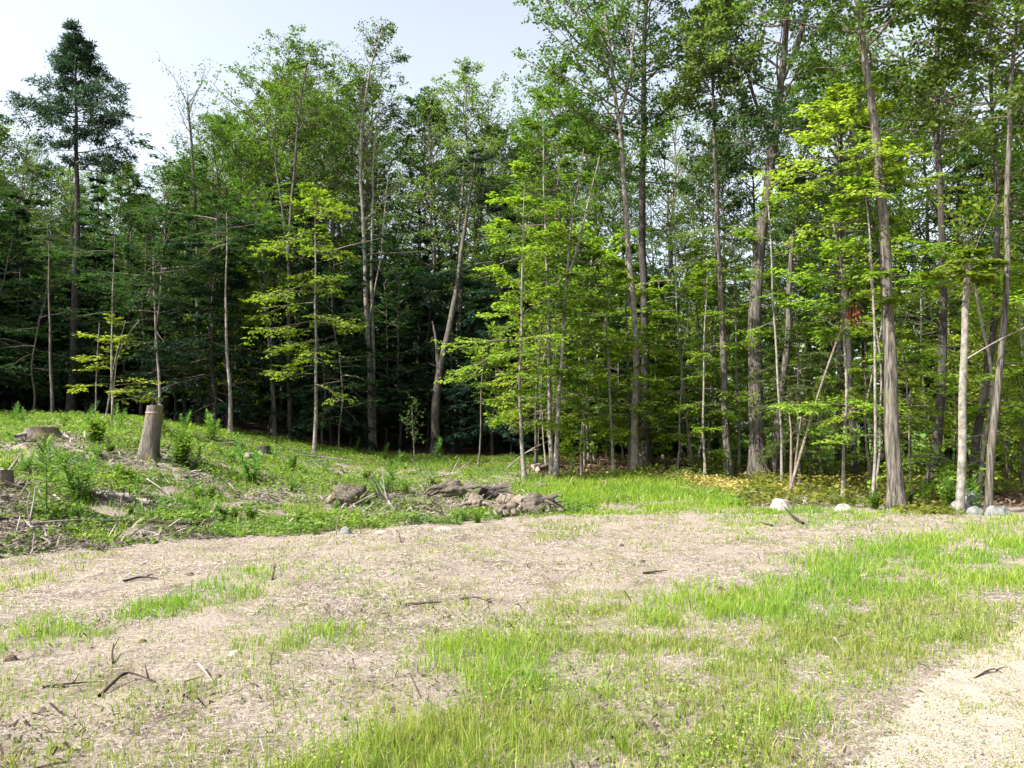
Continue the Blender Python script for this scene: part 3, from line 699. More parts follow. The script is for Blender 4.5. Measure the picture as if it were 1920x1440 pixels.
FOCUS = []      # hero trees' ground spots, so that fill trees keep clear
def hero(name, label, cat, path, Y, wb, wt, style, crown, Rm, n, leaf=L_MID, bark=B_GREY, dens=1., lscale=1., extra=(), stems=(), bias=0., sides=8, flare=.5,
         profile='dome', seed=None, twig=B_TWIG, group=None, ridges=.05, wob=.02):
    """path: the trunk as seen in the photograph, foot first; Y its distance in metres; wb, wt trunk widths in photo pixels; crown (low, high) in photo rows;
    Rm branch reach in metres; extra: single branches (row on trunk, end x, end y, depth shift, leaf density)"""
    rng = np.random.default_rng(abs(hash_str(name + label)) % 2 ** 31 if seed is None else seed)
    s = Y / FPX
    W = at_depth([p[0] for p in path], [p[1] for p in path], Y)
    W[1:, 1] += np.cumsum(rng.normal(0, .12, len(W) - 1))
    gx, gy = W[0, 0], Y; base = np.array([gx, gy, float(gz(gx, gy)) - .08])
    if W[0, 2] > base[2] or True: W[0] = base
    Lc = W - base
    root = thing(name, label, cat, base, group)
    FOCUS.append((gx, gy))
    st = STY[style]
    g, Q, sv, rr = trunk_geo(Lc, wb * s / 2, wt * s / 2, rng, sides=sides, flare=flare, ridges=ridges, wob=wob)
    trunks = [Q]
    for sp in stems:     # further stems: (path, wb, wt)
        W2 = at_depth([p[0] for p in sp[0]], [p[1] for p in sp[0]], Y + rng.normal(0, .1)); L2 = W2 - base
        if len(sp) < 4: L2[0, 2] = max(L2[0, 2], 0) if abs(L2[0, 2]) < .6 else L2[0, 2]
        if abs(L2[0, 2]) < .6: L2[0, 2] = 0
        if len(sp) >= 4:      # a fork: start inside the trunk it leaves
            on = np.array([np.interp(L2[0, 2], Q[:, 2], Q[:, 0]), np.interp(L2[0, 2], Q[:, 2], Q[:, 1]), L2[0, 2]]); L2[:, 1] += on[1] - L2[0, 1]; L2[0] = on
        g, Q2, _, _ = trunk_geo(L2, sp[1] * s / 2, sp[2] * s / 2, rng, sides=sides, flare=flare if L2[0, 2] < .3 else 0, g=g, ridges=ridges, wob=wob); trunks.append(Q2)
    obj('trunk', g.mesh('trunk'), bark, root)
    wood = Geo(); leaves = []; few = n + len(extra) <= 14      # few enough boughs to be parts of their own
    if n:
        zlo = float(at_depth(0, crown[0], Y)[2] - base[2]); zhi = float(at_depth(0, crown[1], Y)[2] - base[2])
        u = np.sort(rng.random(n)) if style == 'canopy' else (np.arange(n) + rng.random(n) * .8) / n
        h = zlo + (zhi - zlo) * u
        which = rng.integers(0, len(trunks), n)
        S = np.empty((n, 3)); rad = np.empty(n)
        for i in range(n):
            T = trunks[which[i]]
            if h[i] > T[-1, 2] or h[i] < T[0, 2]: T = trunks[0]
            S[i] = [np.interp(h[i], T[:, 2], T[:, 0]), np.interp(h[i], T[:, 2], T[:, 1]), min(h[i], T[:, 2].max())]
        az = np.arange(n) * 2.39996 + rng.normal(0, .5, n)
        if bias: az = np.where(rng.random(n) < bias, rng.normal(math.pi * 1.17, .9, n), az)      # reach to the open, sunny side
        prof = {'dome': np.sqrt(np.clip(1 - (2 * u - .9) ** 2 / 1.3, .08, 1)), 'cone': np.clip(1.05 - u, .12, 1), 'spire': np.clip(1.02 - u, .04, 1) ** .65, 'even': .75 + .25 * np.sin(u * 9), 'vase': .35 + .75 * u}[profile]
        Lb = Rm * prof * rng.uniform(.55, 1.15, n)
        el = st['rise'][0] + (st['rise'][1] - st['rise'][0]) * u ** (3 if style == 'layer' else 1.3) + rng.normal(0, .12, n)
        D = np.stack([np.cos(az) * np.cos(el), np.sin(az) * np.cos(el), np.sin(el)], -1)
        Rb = np.clip(Lb * .012, .006, .09)
        for i0, i1 in ([(i, i + 1) for i in range(n)] if few else [(0, n)]):
            w, P3, Dl, Nn, Ls = leaf_crown(S[i0:i1], D[i0:i1], Lb[i0:i1], Rb[i0:i1], st, rng, dens, lscale)
            if few: obj('branch', w.mesh('branch'), twig, root)
            else:
                for v, q, o in zip(w.V, w.Q, np.cumsum([0] + [len(v) for v in w.V[:-1]])): wood.add(v, q - o)
            leaves.append((P3, Dl, Nn, Ls))
    for e in extra:
        py0, ex, ey, dY, dn = e[:5]; es = STY[e[5]] if len(e) > 5 else STY['layer']
        z0 = float(at_depth(0, py0, Y)[2] - base[2]); T = trunks[0]
        a = np.array([np.interp(z0, T[:, 2], T[:, 0]), np.interp(z0, T[:, 2], T[:, 1]), z0]); b = at_depth(ex, ey, Y + dY) - base
        L = np.array([np.linalg.norm(b - a)]); w, P3, Dl, Nn, Ls = leaf_crown(a[None], (b - a)[None], L, np.clip(L * .012, .006, .05), es, rng, dn, lscale)
        if few: obj('branch', w.mesh('branch'), twig, root)
        else:
            for v, q, o in zip(w.V, w.Q, np.cumsum([0] + [len(v) for v in w.V[:-1]])): wood.add(v, q - o)
        leaves.append((P3, Dl, Nn, Ls))
    if wood.V: obj('branches', wood.mesh('branches'), twig, root)
    if leaves and sum(len(x[0]) for x in leaves): obj('crown', crown_mesh('crown', leaves, .26 if style in ('pine', 'hemlock') else .62), leaf, root)
    return root

def hash_str(s):
    h = 2166136261
    for ch in s: h = ((h ^ ord(ch)) * 16777619) & 0xffffffff
    return h

def template(style, H, cb, R, n, r0, leaf, bark, seed, profile='dome', dens=1., lscale=1., lean=.02, twig=B_TWIG, subwood=False):
    """a whole tree about its own foot; returned as part meshes to be shared between trees of one kind"""
    rng = np.random.default_rng(seed); st = STY[style]
    P = np.array([[0, 0, 0], [lean * H * .3 * rng.normal(), lean * H * .3 * rng.normal(), H * .4], [lean * H * rng.normal(), lean * H * rng.normal(), H * .97]])
    g, Q, s, r = trunk_geo(P, r0, .02, rng, sides=7, wob=.05)
    u = (np.arange(n) + rng.random(n)) / n; h = H * (cb + (.97 - cb) * u)
    S = np.stack([np.interp(h, Q[:, 2], Q[:, 0]), np.interp(h, Q[:, 2], Q[:, 1]), h], -1)
    az = np.arange(n) * 2.39996 + rng.normal(0, .5, n)
    prof = {'dome': np.sqrt(np.clip(1 - (2 * u - .85) ** 2 / 1.45, .08, 1)), 'cone': np.clip(1.05 - u, .1, 1) ** .8, 'even': .8 + .3 * np.sin(u * 7)}[profile]
    Lb = R * prof * rng.uniform(.6, 1.15, n); el = st['rise'][0] + (st['rise'][1] - st['rise'][0]) * u ** (3 if style == 'layer' else 1.3) + rng.normal(0, .12, n)
    D = np.stack([np.cos(az) * np.cos(el), np.sin(az) * np.cos(el), np.sin(el)], -1)
    w, P3, Dl, Nn, Ls = leaf_crown(S, D, Lb, np.clip(Lb * .013, .01, .1), st, rng, dens, lscale, subwood)
    tm = g.mesh('trunk'); tm.materials.append(bark); bm_ = w.mesh('branches'); bm_.materials.append(twig)
    cm = crown_mesh('crown', [(P3, Dl, Nn, Ls)], .28 if style in ('pine', 'hemlock') else .62); cm.materials.append(leaf)
    return dict(H=H, meshes=[('trunk', tm), ('branches', bm_), ('crown', cm)])

def plant_copy(tpl, name, label, cat, x, y, scale, rotz, group):
    root = thing(name, label, cat, (x, y, float(gz(x, y)) - .08), group, rotz); root.scale = scale if isinstance(scale, tuple) else (scale,) * 3
    for nm, me in tpl['meshes']:
        o = bpy.data.objects.new(nm, me); o.parent = root; COL.objects.link(o)
    return root

# ---- the trees one can tell apart, left to right
hero('pine_tree', 'tall ragged dark pine with tiered boughs standing above the left tree line', 'pine tree',
     [(132, 785), (142, 600), (150, 300), (147, 50)], 31, 17, 2, 'pine', (310, 58), 1.5, 24, L_PINE, B_DARK, profile='spire', twig=B_DARK, dens=.8,
     extra=[(215, 18, 207, 0, 1, 'pine'), (225, 50, 222, 1, 1, 'pine'), (212, 40, 203, -1, 1, 'pine'), (205, 228, 178, 0, 1, 'pine'), (190, 215, 165, -1, 1, 'pine'), (185, 82, 150, .3, 1, 'pine'), (175, 100, 130, -1, 1, 'pine'), (240, 234, 230, 0, 1, 'pine'), (232, 215, 215, -1.5, 1, 'pine'), (255, 225, 245, 1, .8, 'pine'),
            (150, 104, 112, 0, 1, 'pine'), (155, 188, 128, 0, 1, 'pine'), (130, 122, 92, 0, 1, 'pine'), (132, 172, 104, 0, 1, 'pine'), (112, 164, 84, 0, 1, 'pine'), (108, 132, 80, 0, 1, 'pine'), (145, 195, 140, .8, 1, 'pine'), (200, 110, 190, -2, 1, 'pine'), (215, 185, 205, -2.2, 1, 'pine'), (240, 110, 235, -2, .8, 'pine'),
            (290, 255, 280, 0, 1, 'pine'), (310, 250, 318, .5, 1, 'pine'), (300, 215, 300, -1, 1, 'pine'), (285, 75, 292, -1, .35, 'pine'), (320, 230, 330, 1, .6, 'pine')])
hero('slender_tree', 'thin straight grey pole tree just left of the tall pine trunk', 'tree', [(98, 790), (95, 600), (92, 400)], 25, 6, 1.5, 'layer', (470, 395), 1.6, 8, L_DARK, B_GREY)
hero('slender_tree', 'thin pale pole tree rising behind the yellow leaved sapling on the left', 'tree', [(212, 785), (212, 600), (226, 440), (236, 380)], 24, 5, 1, 'layer', (560, 375), 1.7, 10, L_DARK, B_PALE)
hero('slender_tree', 'thin pale pole tree directly behind the tall cut stump', 'tree', [(300, 800), (292, 600), (284, 470)], 25, 6.5, 1.5, 'layer', (560, 465), 1.9, 11, L_DARK, B_PALE)
hero('bare_topped_tree', 'straight grey tree whose nearly bare twiggy top shows against the sky', 'tree', [(374, 800), (368, 480), (361, 300), (350, 190)], 31, 11, 4, 'bare', (330, 190), 2.0, 22, L_DARK, B_GREY, dens=.8, profile='vase',
     extra=[(470, 300, 440, 0, .8, 'hemlock'), (420, 420, 380, 0, .5, 'sparse')])
hero('slender_tree', 'pale smooth pole tree between the bare-topped tree and the layered green one', 'tree', [(433, 810), (426, 620), (421, 400)], 25, 8, 1.5, 'layer', (470, 395), 1.9, 10, L_DARK, B_PALE)
hero('slender_tree', 'leaning grey tree with dark sprays left of the bright layered beech', 'tree', [(516, 815), (503, 600), (488, 440), (478, 380)], 28, 9, 1.5, 'layer', (560, 375), 1.9, 16, L_MID, B_GREY)
hero('forked_tree', 'tall tree forking high above the bright layered beech', 'tree', [(545, 815), (541, 560), (545, 380), (562, 200), (576, 110)], 31, 9, 3, 'canopy', (330, 110), 2.6, 26, L_MID, B_GREY, stems=[([(541, 480), (520, 330), (500, 230)], 6, 2, 1)], dens=.8)
hero('layered_beech', 'slender beech with flat tiers of bright green leaves left of the double trunk', 'tree', [(590, 835), (591, 640), (589, 480), (593, 370)], 25, 7, 1.5, 'layer', (690, 365), 2.0, 20, L_BRIGHT, B_PALE, dens=.9, bias=.35,
     extra=[(430, 500, 470, -1, 1), (530, 480, 550, -1, 1), (600, 478, 612, -1.2, 1), (470, 660, 480, -.6, 1), (400, 660, 385, -.5, 1), (640, 520, 650, -1, .8), (590, 660, 600, -1, .9), (720, 640, 730, -1, .7), (700, 500, 705, -1, .7)])
hero('double_trunk_tree', 'tall shaggy-barked tree with two stems side by side in the middle of the forest edge', 'tree', [(697, 848), (690, 600), (682, 420), (676, 260), (690, 150), (722, 55)], 32, 12, 2.5, 'sparse', (340, 60), 1.9, 28, L_MID, B_PALE,
     stems=[([(703, 845), (698, 600), (697, 420), (702, 260), (716, 170)], 9, 2), ([(706, 620), (716, 480), (730, 330)], 4, 1.5, 1)], flare=.25, dens=1.3,
     extra=[(130, 760, 100, 0, 1, 'canopy'), (120, 690, 75, 0, 1, 'canopy'), (90, 735, 62, 0, 1, 'canopy'), (180, 750, 150, 0, .8, 'canopy'), (420, 640, 400, -1, .4), (480, 800, 465, -1, .35), (420, 790, 335, 0, .5, 'sparse')])
hero('forked_snag', 'leaning grey tree with a broken bleached stub forking off its trunk', 'dead tree', [(815, 856), (818, 730), (836, 650), (860, 520), (878, 390), (892, 290)], 31, 17, 3, 'hemlock', (370, 285), 1.6, 16, L_HEM, B_GREY,
     stems=[([(822, 705), (818, 640), (812, 603)], 9, 3, 1)], flare=.25, sides=9)
hero('slender_tree', 'thin dim trunk in shadow right behind the forked snag', 'tree', [(853, 850), (858, 700), (868, 500)], 36, 8, 2, 'hemlock', (600, 495), 1.4, 8, L_HEM, B_GREY)
hero('young_maple', 'slender bent sapling with long flat branches of bright leaves in front of the dark gap', 'sapling', [(984, 893), (974, 740), (975, 640), (979, 520), (984, 380), (985, 330)], 20, 8, 1.2, 'layer', (800, 328), 1.25, 16, L_BRIGHT, B_PALE, dens=.9, bias=.3,
     extra=[(655, 840, 690, -.4, 1), (640, 850, 620, .3, .9), (730, 925, 745, -.6, .8), (690, 1040, 690, -.4, .9), (560, 930, 570, 0, 1), (540, 920, 490, 0, 1), (590, 1050, 540, 0, .9), (470, 925, 430, 0, .9), (450, 1040, 420, 0, 1), (400, 930, 370, 0, 1)])
hero('young_hardwood', 'left stem of the pale clump beside the brown leaf litter', 'tree', [(1036, 882), (1030, 700), (1025, 460), (1018, 250), (1015, 190)], 21, 10, 1.5, 'layer', (760, 188), 1.5, 25, L_MID, B_PALE, dens=.9,
     extra=[(520, 1110, 520, -.5, .9), (400, 960, 330, 0, .9), (760, 1110, 700, -.8, .8), (300, 1080, 260, 0, 1), (480, 940, 460, 0, .6)])
hero('young_hardwood', 'right stem of the pale clump, leaning and forked high up', 'tree', [(1042, 893), (1052, 690), (1060, 540), (1076, 400), (1096, 270)], 20.5, 10, 1.5, 'layer', (720, 268), 1.5, 20, L_MID, B_PALE, stems=[([(1060, 545), (1092, 420), (1125, 290)], 5, 2, 1)], dens=.9,
     extra=[(640, 1150, 620, -.6, 1), (700, 960, 690, -.5, .7), (730, 1130, 730, -.8, .9)])
hero('young_beech', 'small beech with stacked bright leaf tiers left of the twin hardwood trunks', 'tree', [(1150, 875), (1142, 720), (1139, 600), (1140, 480)], 22, 6, 2, 'layer', (800, 470), 1.35, 23, L_BRIGHT, B_PALE, dens=.95, bias=.3,
     extra=[(620, 1075, 630, -.6, 1), (560, 1085, 575, -.5, 1), (680, 1060, 690, -.6, .9), (700, 1230, 700, -.4, .9), (640, 1215, 640, 0, 1), (760, 1230, 750, -.4, .8)])
hero('tall_hardwood', 'tall pale hardwood with leaning trunk and high spreading crown reaching left over the clearing', 'tree', [(1190, 888), (1194, 650), (1180, 450), (1164, 250), (1146, 100), (1120, -120), (1110, -240)], 22, 14, 3, 'canopy', (340, -230), 2.6, 44, L_MID, B_PALE, stems=[([(1162, 230), (1185, 120), (1205, -40)], 7, 3, 1)], dens=.9,
     extra=[(150, 990, 20, 0, 1, 'canopy'), (200, 1000, 95, -.5, .8, 'canopy'), (120, 1010, -30, -.4, 1, 'canopy'), (230, 1060, 130, 0, .8, 'canopy'), (170, 1050, 40, -1, 1, 'canopy'), (60, 1010, -60, .5, 1, 'canopy'), (260, 1070, 200, .6, .7, 'canopy'), (90, 1060, -10, -1.5, 1, 'canopy')], sides=10)
hero('tall_hardwood', 'dark thick trunk standing close behind the tall pale hardwood', 'tree', [(1214, 872), (1209, 600), (1205, 400), (1208, 200), (1215, 0), (1216, -200)], 24.5, 19, 5, 'canopy', (340, -190), 3.4, 44, L_DARK, B_DARK, sides=10, dens=1.0)
hero('slender_tree', 'thin trunk with bright low leaves touching the left side of the tall pale hardwood', 'tree', [(1182, 885), (1176, 700), (1172, 560)], 23, 8, 3, 'layer', (830, 540), 1.0, 12, L_BRIGHT, B_GREY, dens=.8)
hero('understory_maple', 'thin maple with wide leaf tiers between the twin trunks and the tan straight trunk', 'tree', [(1300, 880), (1285, 780), (1268, 650), (1262, 520), (1265, 420)], 24, 6, 2, 'layer', (820, 410), 1.9, 20, L_BRIGHT, B_PALE, dens=.9, bias=.2)
hero('understory_maple', 'thin upright maple with sparse leaf tiers just left of the tan straight trunk', 'tree', [(1322, 893), (1320, 740), (1320, 620), (1324, 520)], 21, 5, 2, 'layer', (860, 500), 1.2, 14, L_BRIGHT, B_PALE, dens=.8)
hero('tall_hardwood', 'straight tan trunk carrying a pale green crown in the upper middle right', 'tree', [(1367, 872), (1353, 600), (1347, 420), (1336, 200), (1340, 60), (1345, 20)], 22, 16, 3, 'canopy', (200, 25), 1.5, 30, L_PALE, B_BROWN, dens=1.2, sides=10,
     extra=[(180, 1275, 90, -.5, 1.2, 'canopy'), (150, 1420, 80, -.4, 1.2, 'canopy'), (120, 1380, 40, -.5, 1.2, 'canopy'), (120, 1300, 45, -.4, 1.2, 'canopy'), (170, 1440, 125, 0, 1, 'canopy'), (160, 1340, 110, -1.5, 1.2, 'canopy'), (420, 1290, 440, -.7, 1), (440, 1400, 420, -.7, 1), (470, 1270, 500, -.6, .9)])
hero('old_oak', 'massive dark tree with flared foot and crooked limbs behind the leaning pole', 'tree', [(1422, 893), (1414, 740), (1422, 560), (1440, 380), (1470, 210), (1480, 80), (1492, -120)], 21.5, 30, 7, 'canopy', (330, -120), 3.0, 44, L_DARK, B_OAK, stems=[([(1448, 893), (1462, 770), (1478, 620), (1486, 440)], 18, 8), ([(1478, 140), (1510, 60), (1540, -60)], 12, 6, 1), ([(1462, 260), (1420, 170), (1395, 60)], 8, 4, 1)], sides=12, flare=.6, ridges=.08, dens=.9)
hero('slender_tree', 'thin greenish pole standing in front of the massive dark tree', 'tree', [(1467, 908), (1455, 700), (1443, 500), (1436, 380)], 19.5, 5.5, 3, 'layer', (640, 380), 1.1, 9, L_BRIGHT, B_PALE, dens=.8)
hero('hemlock_sapling', 'feathery light green hemlock growing at the foot of the massive dark tree', 'tree', [(1500, 905), (1496, 780), (1494, 640)], 20, 6, 2, 'hemlock', (850, 630), 1.35, 34, L_HEML, B_GREY, dens=1, lscale=.8)
hero('leaning_pole', 'slim bare pole leaning to the right, a bunch of dead red leaves at its tip', 'dead tree', [(1472, 922), (1530, 770), (1570, 665), (1592, 590), (1606, 545)], 16.0, 6, 3, 'bare', (700, 560), .3, 5, L_RED, B_TAN, dens=.0, flare=.1,
     extra=[(760, 1535, 690, .1, 0, 'bare'), (650, 1545, 640, .1, 0, 'bare')])
hero('bare_sapling', 'short twin-stemmed leafless sapling behind the leaning pole foot', 'sapling', [(1483, 918), (1486, 820), (1482, 780)], 18, 7, 3, 'bare', (820, 770), .5, 4, L_MID, B_TAN, stems=[([(1486, 915), (1494, 830), (1502, 780)], 5, 2)], dens=.1, flare=.1)
hero('understory_maple', 'small maple whose wide lime leaf tier hangs over the pale rounded rocks', 'tree', [(1580, 935), (1581, 760), (1579, 600), (1570, 480), (1560, 420)], 16.5, 6, 2.5, 'layer', (640, 400), 1.0, 9, L_BRIGHT, B_PALE, dens=.9, extra=[(770, 1470, 745, -.3, 1), (760, 1520, 770, -.6, 1), (770, 1660, 740, -.2, 1), (740, 1640, 770, -.6, .9), (790, 1560, 800, -.8, .9), (610, 1500, 560, -.4, 1), (560, 1490, 500, -.3, 1)])
hero('dark_hardwood', 'dark trunk with a sooty base seen between the maple and the pale straight pole', 'tree', [(1606, 905), (1600, 740), (1590, 560), (1582, 420), (1578, 250)], 23, 13, 5, 'canopy', (420, 100), 1.8, 26, L_MID, B_DARK, dens=.6)  # same dark bark from foot to top, no separate base colour
hero('slender_tree', 'pale straight pole left of the big ridged trunk', 'tree', [(1636, 962), (1637, 740), (1628, 560), (1618, 440), (1612, 360)], 15, 6.5, 3, 'layer', (580, 340), .9, 9, L_BRIGHT, B_PALE, dens=.9)
hero('big_maple', 'big ridged trunk with sunlit yellow green maple boughs at the edge of the lawn', 'tree', [(1680, 958), (1678, 800), (1676, 650), (1667, 450), (1648, 250), (1626, 150), (1612, 0), (1600, -150)], 14.7, 29, 8, 'canopy', (110, -150), 2.4, 30, L_MID, B_BROWN, sides=14, flare=.45, ridges=.07, dens=.85)
hero('yellow_maple', 'leaning young maple with glowing yellow green leaf sprays in front of the big ridged trunk', 'tree', [(1690, 945), (1672, 700), (1640, 440), (1600, 300), (1580, 200)], 15.6, 9, 3, 'layer', (420, 140), .8, 8, L_YELLOW, B_GREY, dens=.9,
     extra=[(330, 1440, 320, -.5, 1), (300, 1470, 300, -.8, 1), (280, 1530, 235, -.7, 1), (260, 1550, 205, -.6, 1), (350, 1490, 370, -.3, .9), (330, 1720, 275, -.8, 1), (360, 1745, 310, -.8, 1), (300, 1700, 240, -.4, .9), (240, 1660, 190, -.5, .9), (420, 1500, 420, -.7, .8), (230, 1520, 175, -.4, .9), (400, 1750, 345, -.4, .9), (360, 1590, 320, -1.2, 1), (310, 1600, 270, -1.2, 1), (260, 1620, 175, -.9, .9)])
hero('dark_hardwood', 'dark straight trunk in shade right of the big ridged trunk', 'tree', [(1742, 925), (1756, 740), (1764, 540), (1758, 300), (1752, 100), (1750, -80)], 19, 18, 5, 'canopy', (330, -90), 2.6, 38, L_MID, B_DARK, sides=9, dens=.8, extra=[(620, 1680, 560, .5, .6, 'canopy'), (590, 1830, 560, .3, .6, 'layer')])
hero('broken_topped_tree', 'pale straight trunk snapped off at the top on the right', 'tree', [(1800, 968), (1807, 760), (1817, 540), (1820, 495)], 14.2, 15, 11, 'layer', (520, 495), .7, 8, L_BRIGHT, B_PALE, sides=10, flare=.12, dens=.9,
     extra=[(500, 1800, 400, 0, 1, 'sparse'), (500, 1870, 380, 0, 1, 'sparse'), (495, 1835, 370, -.3, 1, 'sparse')])
hero('crooked_tree', 'dark crooked trunk bending right behind the snapped pale trunk', 'tree', [(1826, 925), (1832, 790), (1856, 690), (1874, 590), (1876, 430), (1870, 200), (1868, 0)], 18.5, 15, 5, 'canopy', (400, -60), 2.6, 34, L_MID, B_DARK, dens=.75)
hero('tall_hardwood', 'grey brown trunk leaning right at the far right with a dead branch crossing it', 'tree', [(1852, 965), (1866, 740), (1878, 600), (1893, 420), (1905, 200), (1915, -50)], 14.3, 15, 6, 'canopy', (230, -90), 2.2, 36, L_MID, B_BROWN, sides=10, flare=.15, dens=.9)
hero('young_beech', 'small bright sapling with pale oval leaves right of the brown leaf litter', 'sapling', [(1090, 893), (1090, 800), (1095, 770)], 20.3, 4.5, 2, 'layer', (850, 765), .55, 8, L_BRIGHT, B_PALE, dens=.7, flare=0)
hero('young_beech', 'tiny thin sapling with a few leaves in front of the dark gap', 'sapling', [(777, 868), (775, 800), (772, 762)], 26, 3, 1.5, 'sparse', (830, 760), .4, 9, L_PALE, B_PALE, dens=.6, flare=0)
hero('young_beech', 'dim thin sapling with drooping leaf sprays left of the bent bright sapling', 'sapling', [(897, 870), (901, 780), (905, 680), (910, 650)], 24, 4, 1.5, 'layer', (750, 640), 1.1, 10, L_MID, B_GREY, dens=1, flare=0)
hero('yellow_leaved_sapling', 'pale yellow leaved multi-stemmed sapling standing out against the dark forest on the left', 'sapling', [(195, 800), (204, 720), (212, 660), (232, 600)], 19.5, 4, 1.5, 'sparse', (760, 600), .01, 0, L_YELLOW, B_TWIGP, flare=0,
     stems=[([(178, 800), (182, 700), (184, 640), (186, 605)], 3, 1.2), ([(208, 800), (212, 700), (222, 650), (262, 600)], 3, 1.2)],
     extra=[(640, 160, 620, -.2, .55), (620, 215, 596, -.1, .55), (680, 150, 662, -.2, .55), (690, 165, 680, -.4, .55), (700, 215, 640, -.3, .55), (720, 140, 712, -.2, .5), (725, 285, 698, -.1, .55), (750, 280, 748, -.2, .55), (730, 240, 735, -.4, .55), (650, 235, 630, 0, .55)], lscale=1.0)
# dead red leaves hanging at the leaning pole's tip are part of that tree
lp = next(o for o in COL.objects if o.name.startswith('leaning_pole'))
rng = np.random.default_rng(5); tp = at_depth(1600, 585, 15.95) - np.array(lp.location)
P = np.concatenate([rng.normal(0, 1, (60, 3)) * np.array([.045, .05, .15]) + tp + np.array([.07, 0, 0]), rng.normal(0, 1, (50, 3)) * np.array([.03, .05, .11]) + tp + np.array([-.07, 0, -.04])])
obj('dead_leaves', crown_mesh('dead_leaves', [(P, nrm(rng.normal(0, .4, (110, 3)) + np.array([0, 0, -1])), nrm(rng.normal(0, 1, (110, 3))), rng.uniform(.06, .10, 110))], .5), L_RED, lp)

# ---- trees that fill the wood behind, each kind built a few times and shared
T_CAN = [template('canopy', 18, .34, 3.3, 48, .15, L_MID, B_GREY, 101), template('canopy', 18, .28, 2.9, 48, .14, L_DARK, B_DARK, 102, lscale=1.1), template('canopy', 18, .40, 3.5, 46, .15, L_MID, B_GREY, 103, lean=.05),
         template('canopy', 18, .36, 2.7, 42, .13, L_PALE, B_PALE, 104, lean=.05, dens=.8), template('sparse', 18, .35, 3.0, 40, .12, L_MID, B_GREY, 105, dens=1.3)]
T_HEM = [template('hemlock', 14, .12, 3.0, 54, .15, L_HEM, B_DARK, 111, 'cone', lscale=1.5), template('hemlock', 12, .18, 2.6, 46, .13, L_HEM, B_DARK, 112, 'cone', lscale=1.5)]
T_LOW = [template('hemlock', 7, .03, 2.0, 44, .08, L_HEM, B_DARK, 115, 'cone', lscale=1.6)]
T_UND = [template('layer', 8, .22, 2.3, 20, .045, L_MID, B_PALE, 121, 'even', lean=.07), template('layer', 7, .25, 2.0, 17, .04, L_BRIGHT, B_PALE, 122, 'even', lean=.08), template('layer', 8, .20, 2.4, 19, .05, L_DARK, B_GREY, 123, 'dome', lscale=1.1, lean=.06),
         template('sparse', 7, .2, 1.8, 26, .04, L_MID, B_PALE, 126, 'dome', dens=1.3, lean=.1), template('canopy', 6, .15, 1.6, 24, .04, L_BRIGHT, B_GREY, 127, 'dome', dens=.6, lean=.1)]
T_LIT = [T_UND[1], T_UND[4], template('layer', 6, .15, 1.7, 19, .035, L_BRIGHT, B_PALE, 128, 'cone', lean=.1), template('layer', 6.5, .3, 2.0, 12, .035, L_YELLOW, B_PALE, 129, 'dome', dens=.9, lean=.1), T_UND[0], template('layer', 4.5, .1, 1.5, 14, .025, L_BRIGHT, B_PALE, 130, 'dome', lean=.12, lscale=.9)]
T_UNL = [template('layer', 8, .15, 2.5, 24, .05, L_DARK, B_GREY, 124, 'even', lscale=1.25), template('hemlock', 8, .1, 2.2, 40, .06, L_HEM, B_DARK, 125, 'even', lscale=1.4), T_UND[2]]  # shaded understory: the shade is put into the dark leaf colours
T_SPR = [template('canopy', 17, .25, 2.3, 34, .14, L_PINE, B_DARK, 131, 'cone', lscale=1.2)]
SKY = np.array([(-300, 210), (0, 205), (60, 245), (110, 285), (240, 300), (335, 290), (385, 250), (420, 160), (460, 115), (520, 130), (600, 95), (650, 105), (720, 110), (780, 190), (850, 112), (920, 120), (975, 180), (1000, 250), (1040, 180), (1100, 60), (1200, -60), (2400, -80)], float)
rng = np.random.default_rng(77)
placed = list(FOCUS)
MARKS = [(60, 'the far left edge'), (148, 'the tall ragged pine'), (290, 'the tall cut stump'), (372, 'the bare-topped tree'), (430, 'the pale smooth pole'), (590, 'the bright layered beech'), (697, 'the double trunk'), (840, 'the forked snag'), (980, 'the bent bright sapling'),
         (1050, 'the pale clump'), (1190, 'the twin hardwood trunks'), (1300, 'the wide-tiered maple'), (1360, 'the tan straight trunk'), (1440, 'the massive dark tree'), (1600, 'the lime leaf tier'), (1680, 'the big ridged trunk'), (1755, 'the dark straight trunk'), (1810, 'the snapped pale trunk'), (1880, 'the right-leaning trunk')]
def nearest(px): return min(MARKS, key=lambda m: abs(m[0] - px))[1]
for ts_, adj in ((T_CAN, ['full mid-green', 'dark-crowned', 'broad spreading', 'pale-crowned', 'airy twiggy']), (T_HEM, ['broad', 'narrow']), (T_LOW, ['bushy']),
                 (T_UND, ['flat-tiered', 'lime-leaved', 'dull dark', 'loose-leaved', 'rounded']), (T_SPR, ['pointed'])):
    for t_, a_ in zip(ts_, adj): t_['adj'] = a_
for t_, a_ in zip(T_LIT[2:4] + T_LIT[5:], ['conical', 'yellowish', 'low spreading']): t_['adj'] = a_
for t_, a_ in zip(T_UNL[:2], ['deep green', 'needle-leaved']): t_['adj'] = a_
SIGHT = [(697, 48), (838, 48), (370, 22), (140, 25), (200, 60)]
